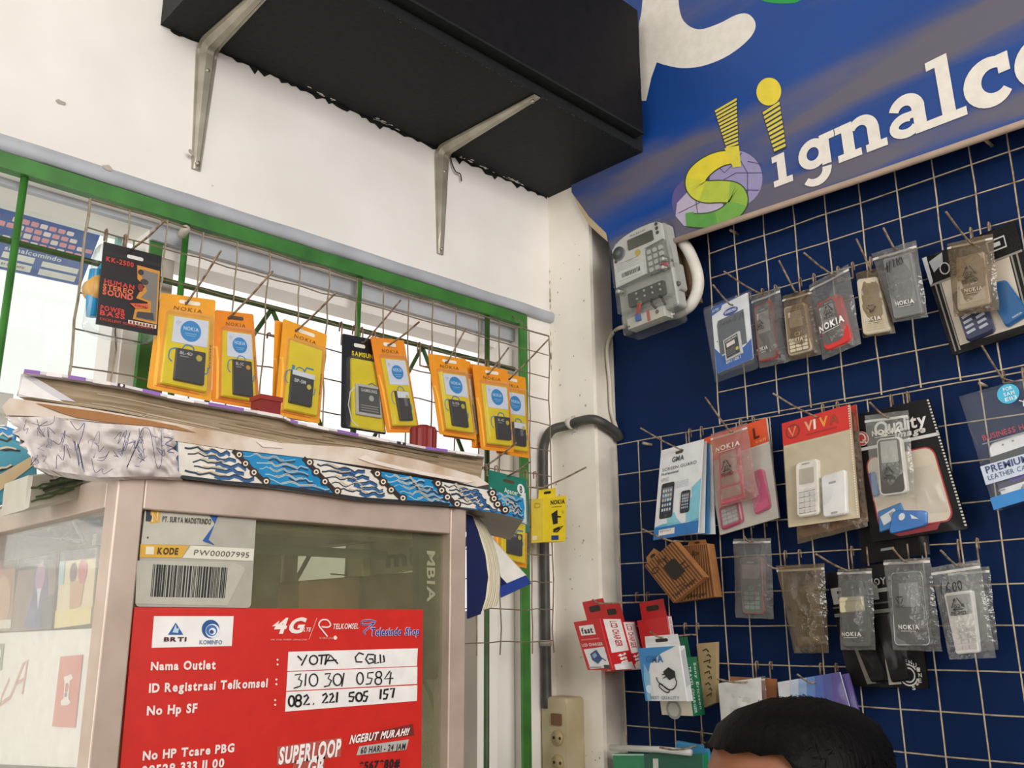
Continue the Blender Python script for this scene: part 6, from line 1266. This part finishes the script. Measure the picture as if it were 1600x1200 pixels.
xp = L(851, 900, DL-.012).x; ytop = L(858, 720, DL-.012).z
pts = [(xp, DL-.0125, -.14), (xp, DL-.0125, 0), (xp, DL-.0125, .2), (xp, DL-.0125, .27), (xp+.002, DL-.014, .31), (xp+.006, DL-.03, .334), (XA-.0125, DL-.055, .342), (XA-.0125, YB+.03, .345), (XA-.012, YB-.002, .344), (XA+.003, YB-.0125, .338), (XA+.02, YB-.0125, .333), (XA+.04, YB-.0125, .326), (DR-.004, YB-.01, .316)]
g = G(); g.tube(spline(pts, 5), .0085, 'conduit', 12); t.part('pipe', g)
for z in (.15, -.035):
    g = G(); g.tube([(xp, DL-.0125, z-.005), (xp, DL-.0125, z+.005)], .0102, '#a8a49a', 12); g.box((xp, DL-.004, z-.005), (xp+.022, DL-.0005, z+.005), '#a8a49a'); t.part('clip', g)
g = G(); q = Vector((XA-.0125, YB+.05, .344)); g.tube([q-Vector((0, .005, 0)), q+Vector((0, .005, 0))], .0103, '#c9c6bc', 12); g.box((XA-.004, YB+.045, .33), (XA-.0005, YB+.055, .36), '#c9c6bc'); t.part('clip', g)
# power strip on the pillar face
xs_ = XA-.042; pt = [R(x, y, xs_) for x, y in ((846, 1088), (885, 1086))]
t = Thing('power_strip', 'old beige power strip fixed upright in the corner beside the pillar', 'power strip', loc=R(866, 1150, xs_))
ya, yb = pt[1].y, pt[0].y; zt = pt[0].z
g = G(lambda a, b, z: Vector((xs_-z, lerp(yb, ya, a), zt-b*.28)), (yb-ya)/.28); g.nrm = Vector((-1, 0, 0)); g.slab(0, 0, 1, 1, -.0415, 0, 'old_plastic', r=.12, bev=.003); t.part('case', g)
def sg(): 
    g = G(lambda a, b, z: Vector((xs_-z, lerp(yb, ya, a), zt-b*.28)), (yb-ya)/.28); g.nrm = Vector((-1, 0, 0)); return g
g = sg(); g.slab(.42, .09, .8, .155, 0, .003, '#6d4a34', r=.02); t.part('switch', g)
for b in (.225, .36, .5, .64, .78):
    g = sg(); c0 = g.mp(.62, b, 0); g.tube([c0, c0+Vector((-.0015, 0, 0))], .0125, '#a8976c', 18); o = t.part('socket', g); g = sg()
    for k in (-.12, .12): g.ell(.62+k, b, .045, '#241c14', .002)
    g.build('pin_holes', o, t.m)

# ================================================================== person in the foreground, only the top of the head in view
hc = ray(1243, 1215)*.92; top = ray(1246, 1097)*.92
cx, cy, zt = hc.x, hc.y, top.z-.006
fd = Vector((-cx, -cy, 0)).normalized(); fd = (Matrix.Rotation(math.radians(-48), 3, 'Z') @ fd); sd = Vector((-fd.y, fd.x, 0))
fb = (Matrix.Rotation(math.radians(62), 3, 'Z') @ fd); sb = Vector((-fb.y, fb.x, 0))   # the body faces along the wall, the head is turned
prof_ = [(-.82, .17, .11, -.02), (-.75, .19, .12, -.02), (-.6, .165, .105, -.01), (-.48, .175, .115, -.01), (-.36, .2, .11, -.015), (-.30, .19, .09, -.02), (-.272, .12, .075, -.02), (-.25, .07, .066, -.018), (-.225, .058, .06, -.012), (-.205, .058, .062, -.004), (-.195, .05, .066, .012),
         (-.185, .054, .083, .014), (-.165, .064, .09, .008), (-.14, .07, .093, .004), (-.11, .073, .096, 0), (-.08, .0755, .099, -.002), (-.055, .075, .098, -.004), (-.03, .066, .088, -.006), (-.013, .047, .066, -.008), (-.003, .024, .034, -.008), (0, .004, .006, -.008)]
bm = bmesh.new(); rows = []; NS = 40
def shape(z, w, d, off, k):
    a = 2*math.pi*k/NS; x, y = math.sin(a), math.cos(a); r = 1.0; px = x*w; py = y*d+off
    if y > .2 and abs(px) < .03:     # face relief
        if -.135 < z < -.09: py += .016*max(0, 1-abs(px)/.014)*max(0, 1-abs(z+.122)/.03)
        if abs(z+.095) < .014: py -= .008*max(0, 1-abs(abs(px)-.028)/.014)
    if z < -.2 and z > -.1: pass
    return px, py
for z, w, d, off in prof_:
    row = []
    for k in range(NS):
        px, py = shape(z, w, d, off, k); p = Vector((cx, cy, zt+z))+(sd*px+fd*py if z > -.2 else sb*px+fb*py); row.append(bm.verts.new(p))
    rows.append(row)
for a, b in zip(rows, rows[1:]):
    for k in range(NS): bm.faces.new((a[k], a[(k+1) % NS], b[(k+1) % NS], b[k]))
bm.faces.new(rows[0][::-1]); bm.faces.new(rows[-1])
# ears and nose grown out of the same surface
me = bpy.data.meshes.new('person'); 
def blob(c, r, n=10):
    vs = []; 
    base = len(bm.verts)
    res = bmesh.ops.create_uvsphere(bm, u_segments=12, v_segments=8, radius=1, matrix=Matrix.Translation(c) @ Matrix(((sd.x, fd.x, 0, 0), (sd.y, fd.y, 0, 0), (0, 0, 1, 0), (0, 0, 0, 1))) @ Matrix.Diagonal((*r, 1)))
C0 = Vector((cx, cy, zt))
def HP(s, f, z): return C0+(sd*s+fd*f if z > -.2 else sb*s+fb*f)+Vector((0, 0, z))
for s in (-1, 1): blob(HP(.077*s, -.005, -.115), (.009, .018, .03))
blob(HP(0, .102, -.125), (.014, .014, .02)); blob(HP(0, .098, -.105), (.009, .01, .026)); blob(HP(0, .092, -.162), (.024, .008, .006)); blob(HP(0, .092, -.171), (.021, .008, .006))
# arms resting forward on the lap
def limb(p, r):
    for i in range(len(p)-1):
        a, b = p[i], p[i+1]; n = 10
        for k in range(n+1):
            c = a.lerp(b, k/n); rr = lerp(r[i], r[i+1], k/n); bmesh.ops.create_uvsphere(bm, u_segments=10, v_segments=7, radius=rr, matrix=Matrix.Translation(c))
for s in (-1, 1):
    limb([HP(.175*s, -.02, -.33), HP(.2*s, 0, -.58), HP(.12*s, .22, -.66), HP(.1*s, .27, -.66)], [.056, .044, .03, .03])
    for k in range(4): limb([HP((.1+(k-1.5)*.016)*s, .28, -.66), HP((.1+(k-1.5)*.018)*s, .325-.006*abs(k-1.4), -.655), HP((.1+(k-1.5)*.018)*s, .345-.008*abs(k-1.4), -.672)], [.0105, .009, .008])
    limb([HP(.075*s, .26, -.655), HP(.052*s, .285, -.65), HP(.045*s, .31, -.655)], [.012, .0105, .009])
    limb([HP(.09*s, .0, -.82), HP(.11*s, .4, -.8), HP(.11*s, .42, -1.12), HP(.11*s, .5, -1.15)], [.085, .06, .042, .035])
bm.to_mesh(me); bm.free()
for p in me.polygons: p.use_smooth = True
me.materials.append(M('skin'))
pm = Matrix.Translation((cx, cy, zt-.8)); me.transform(pm.inverted())
po = bpy.data.objects.new('person', me); COL.objects.link(po); po.matrix_world = pm
rm = po.modifiers.new('remesh', 'REMESH'); rm.mode = 'VOXEL'; rm.voxel_size = .006; rm.use_smooth_shade = True
sm = po.modifiers.new('smooth', 'SMOOTH'); sm.factor = .5; sm.iterations = 4
tag(po, 'person seated with short black hair, only the top of the head in view', 'person')
g = G(); hv = []; NT = 56
hp = [(-.2, .05, .06, -.03, 1), (-.17, .072, .088, -.012, 1), (-.13, .081, .102, -.006, 1), (-.095, .083, .107, -.005, 1), (-.06, .083, .107, -.005, 0), (-.038, .079, .102, -.006, 0), (-.018, .068, .089, -.008, 0), (-.003, .05, .068, -.008, 0), (.007, .024, .034, -.008, 0), (.009, .004, .005, -.008, 0)]
random.seed(9)
for z, w, d, off, o in hp:
    for k in range(NT):
        a = 2*math.pi*k/NT; y = math.cos(a); j = 1+random.uniform(-.012, .012)*(1 if z < .005 else .2); zz_ = z
        f = max(0, (y-.25)/.75)
        if f > 0: zz_ = max(z, lerp(z, -.036+.002*math.sin(k*2.1), min(1, f*1.6)))   # hairline over the forehead
        r_ = 1.0 if zz_ == z else .985
        hv.append(HP(math.sin(a)*w*j*r_, (y*d*j*r_+off)-(.004 if zz_ != z else 0), zz_))
nr = len(hp)
g.add(hv, [[i*NT+k, i*NT+(k+1) % NT, (i+1)*NT+(k+1) % NT, (i+1)*NT+k] for i in range(nr-1) for k in range(NT)]+[[(nr-1)*NT+k for k in range(NT)]], 'hair', True)
# fine strands standing off the crown
for k in range(700):
    a = random.uniform(0, 6.283); e = random.uniform(.05, 1.45); w, d = .0825, .106
    n = Vector((math.sin(a)*math.cos(e), math.cos(a)*math.cos(e), math.sin(e)))
    if n.y > .45 and e < .6: continue
    b = HP(n.x*w, n.y*d-.006, -.066+n.z*.0735); nn = (sd*n.x+fd*n.y+Vector((0, 0, n.z))).normalized()
    tdir = sd*random.gauss(0, 1)+fd*random.gauss(.4, 1)+Vector((0, 0, random.gauss(-.3, .5))); tdir = (tdir-nn*tdir.dot(nn)).normalized()
    l_ = random.uniform(.008, .016); g.tube([b, b+tdir*l_*.5+nn*.0016, b+tdir*l_+nn*random.uniform(-.0006, .003)], [.0006, .0005, .0002], 'hair', 4)
g.build('hair', po, pm)
g = G()
for s in (-1, 1):
    c0 = HP(.03*s, .083, -.095); 
    vs = []; 
    for i in range(7):
        for k in range(12):
            th = math.pi*i/6; ph = 2*math.pi*k/12; vs.append(c0+sd*.011*math.sin(th)*math.cos(ph)+fd*.011*math.cos(th)+Vector((0, 0, .009*math.sin(th)*math.sin(ph))))
    g.add(vs, [[i*12+k, i*12+(k+1) % 12, (i+1)*12+(k+1) % 12, (i+1)*12+k] for i in range(6) for k in range(12)], '#e8e4de:.2', True); g.tube([c0+fd*.0108, c0+fd*.0116], .0048, '#1e1410', 12)
g.build('eyes', po, pm)
g = G(); sv = []
for z, w, d, off in [(-.8, .19, .13, -.02), (-.7, .195, .13, -.02), (-.55, .18, .12, -.01), (-.45, .19, .128, -.01), (-.36, .212, .122, -.015), (-.30, .2, .1, -.02), (-.268, .13, .085, -.02), (-.252, .085, .078, -.018)]:
    sv += [HP(math.sin(2*math.pi*k/32)*w, math.cos(2*math.pi*k/32)*d+off, z) for k in range(32)]
g.add(sv, [[i*32+k, i*32+(k+1) % 32, (i+1)*32+(k+1) % 32, (i+1)*32+k] for i in range(7) for k in range(32)], 'shirt', True)
for s in (-1, 1): g.tube(spline([HP(.165*s, -.02, -.32), HP(.185*s, -.012, -.42), HP(.195*s, -.005, -.52)], 4), [.068]*4+[.064]*4+[.062], 'shirt', 16)
g.build('shirt', po, pm)
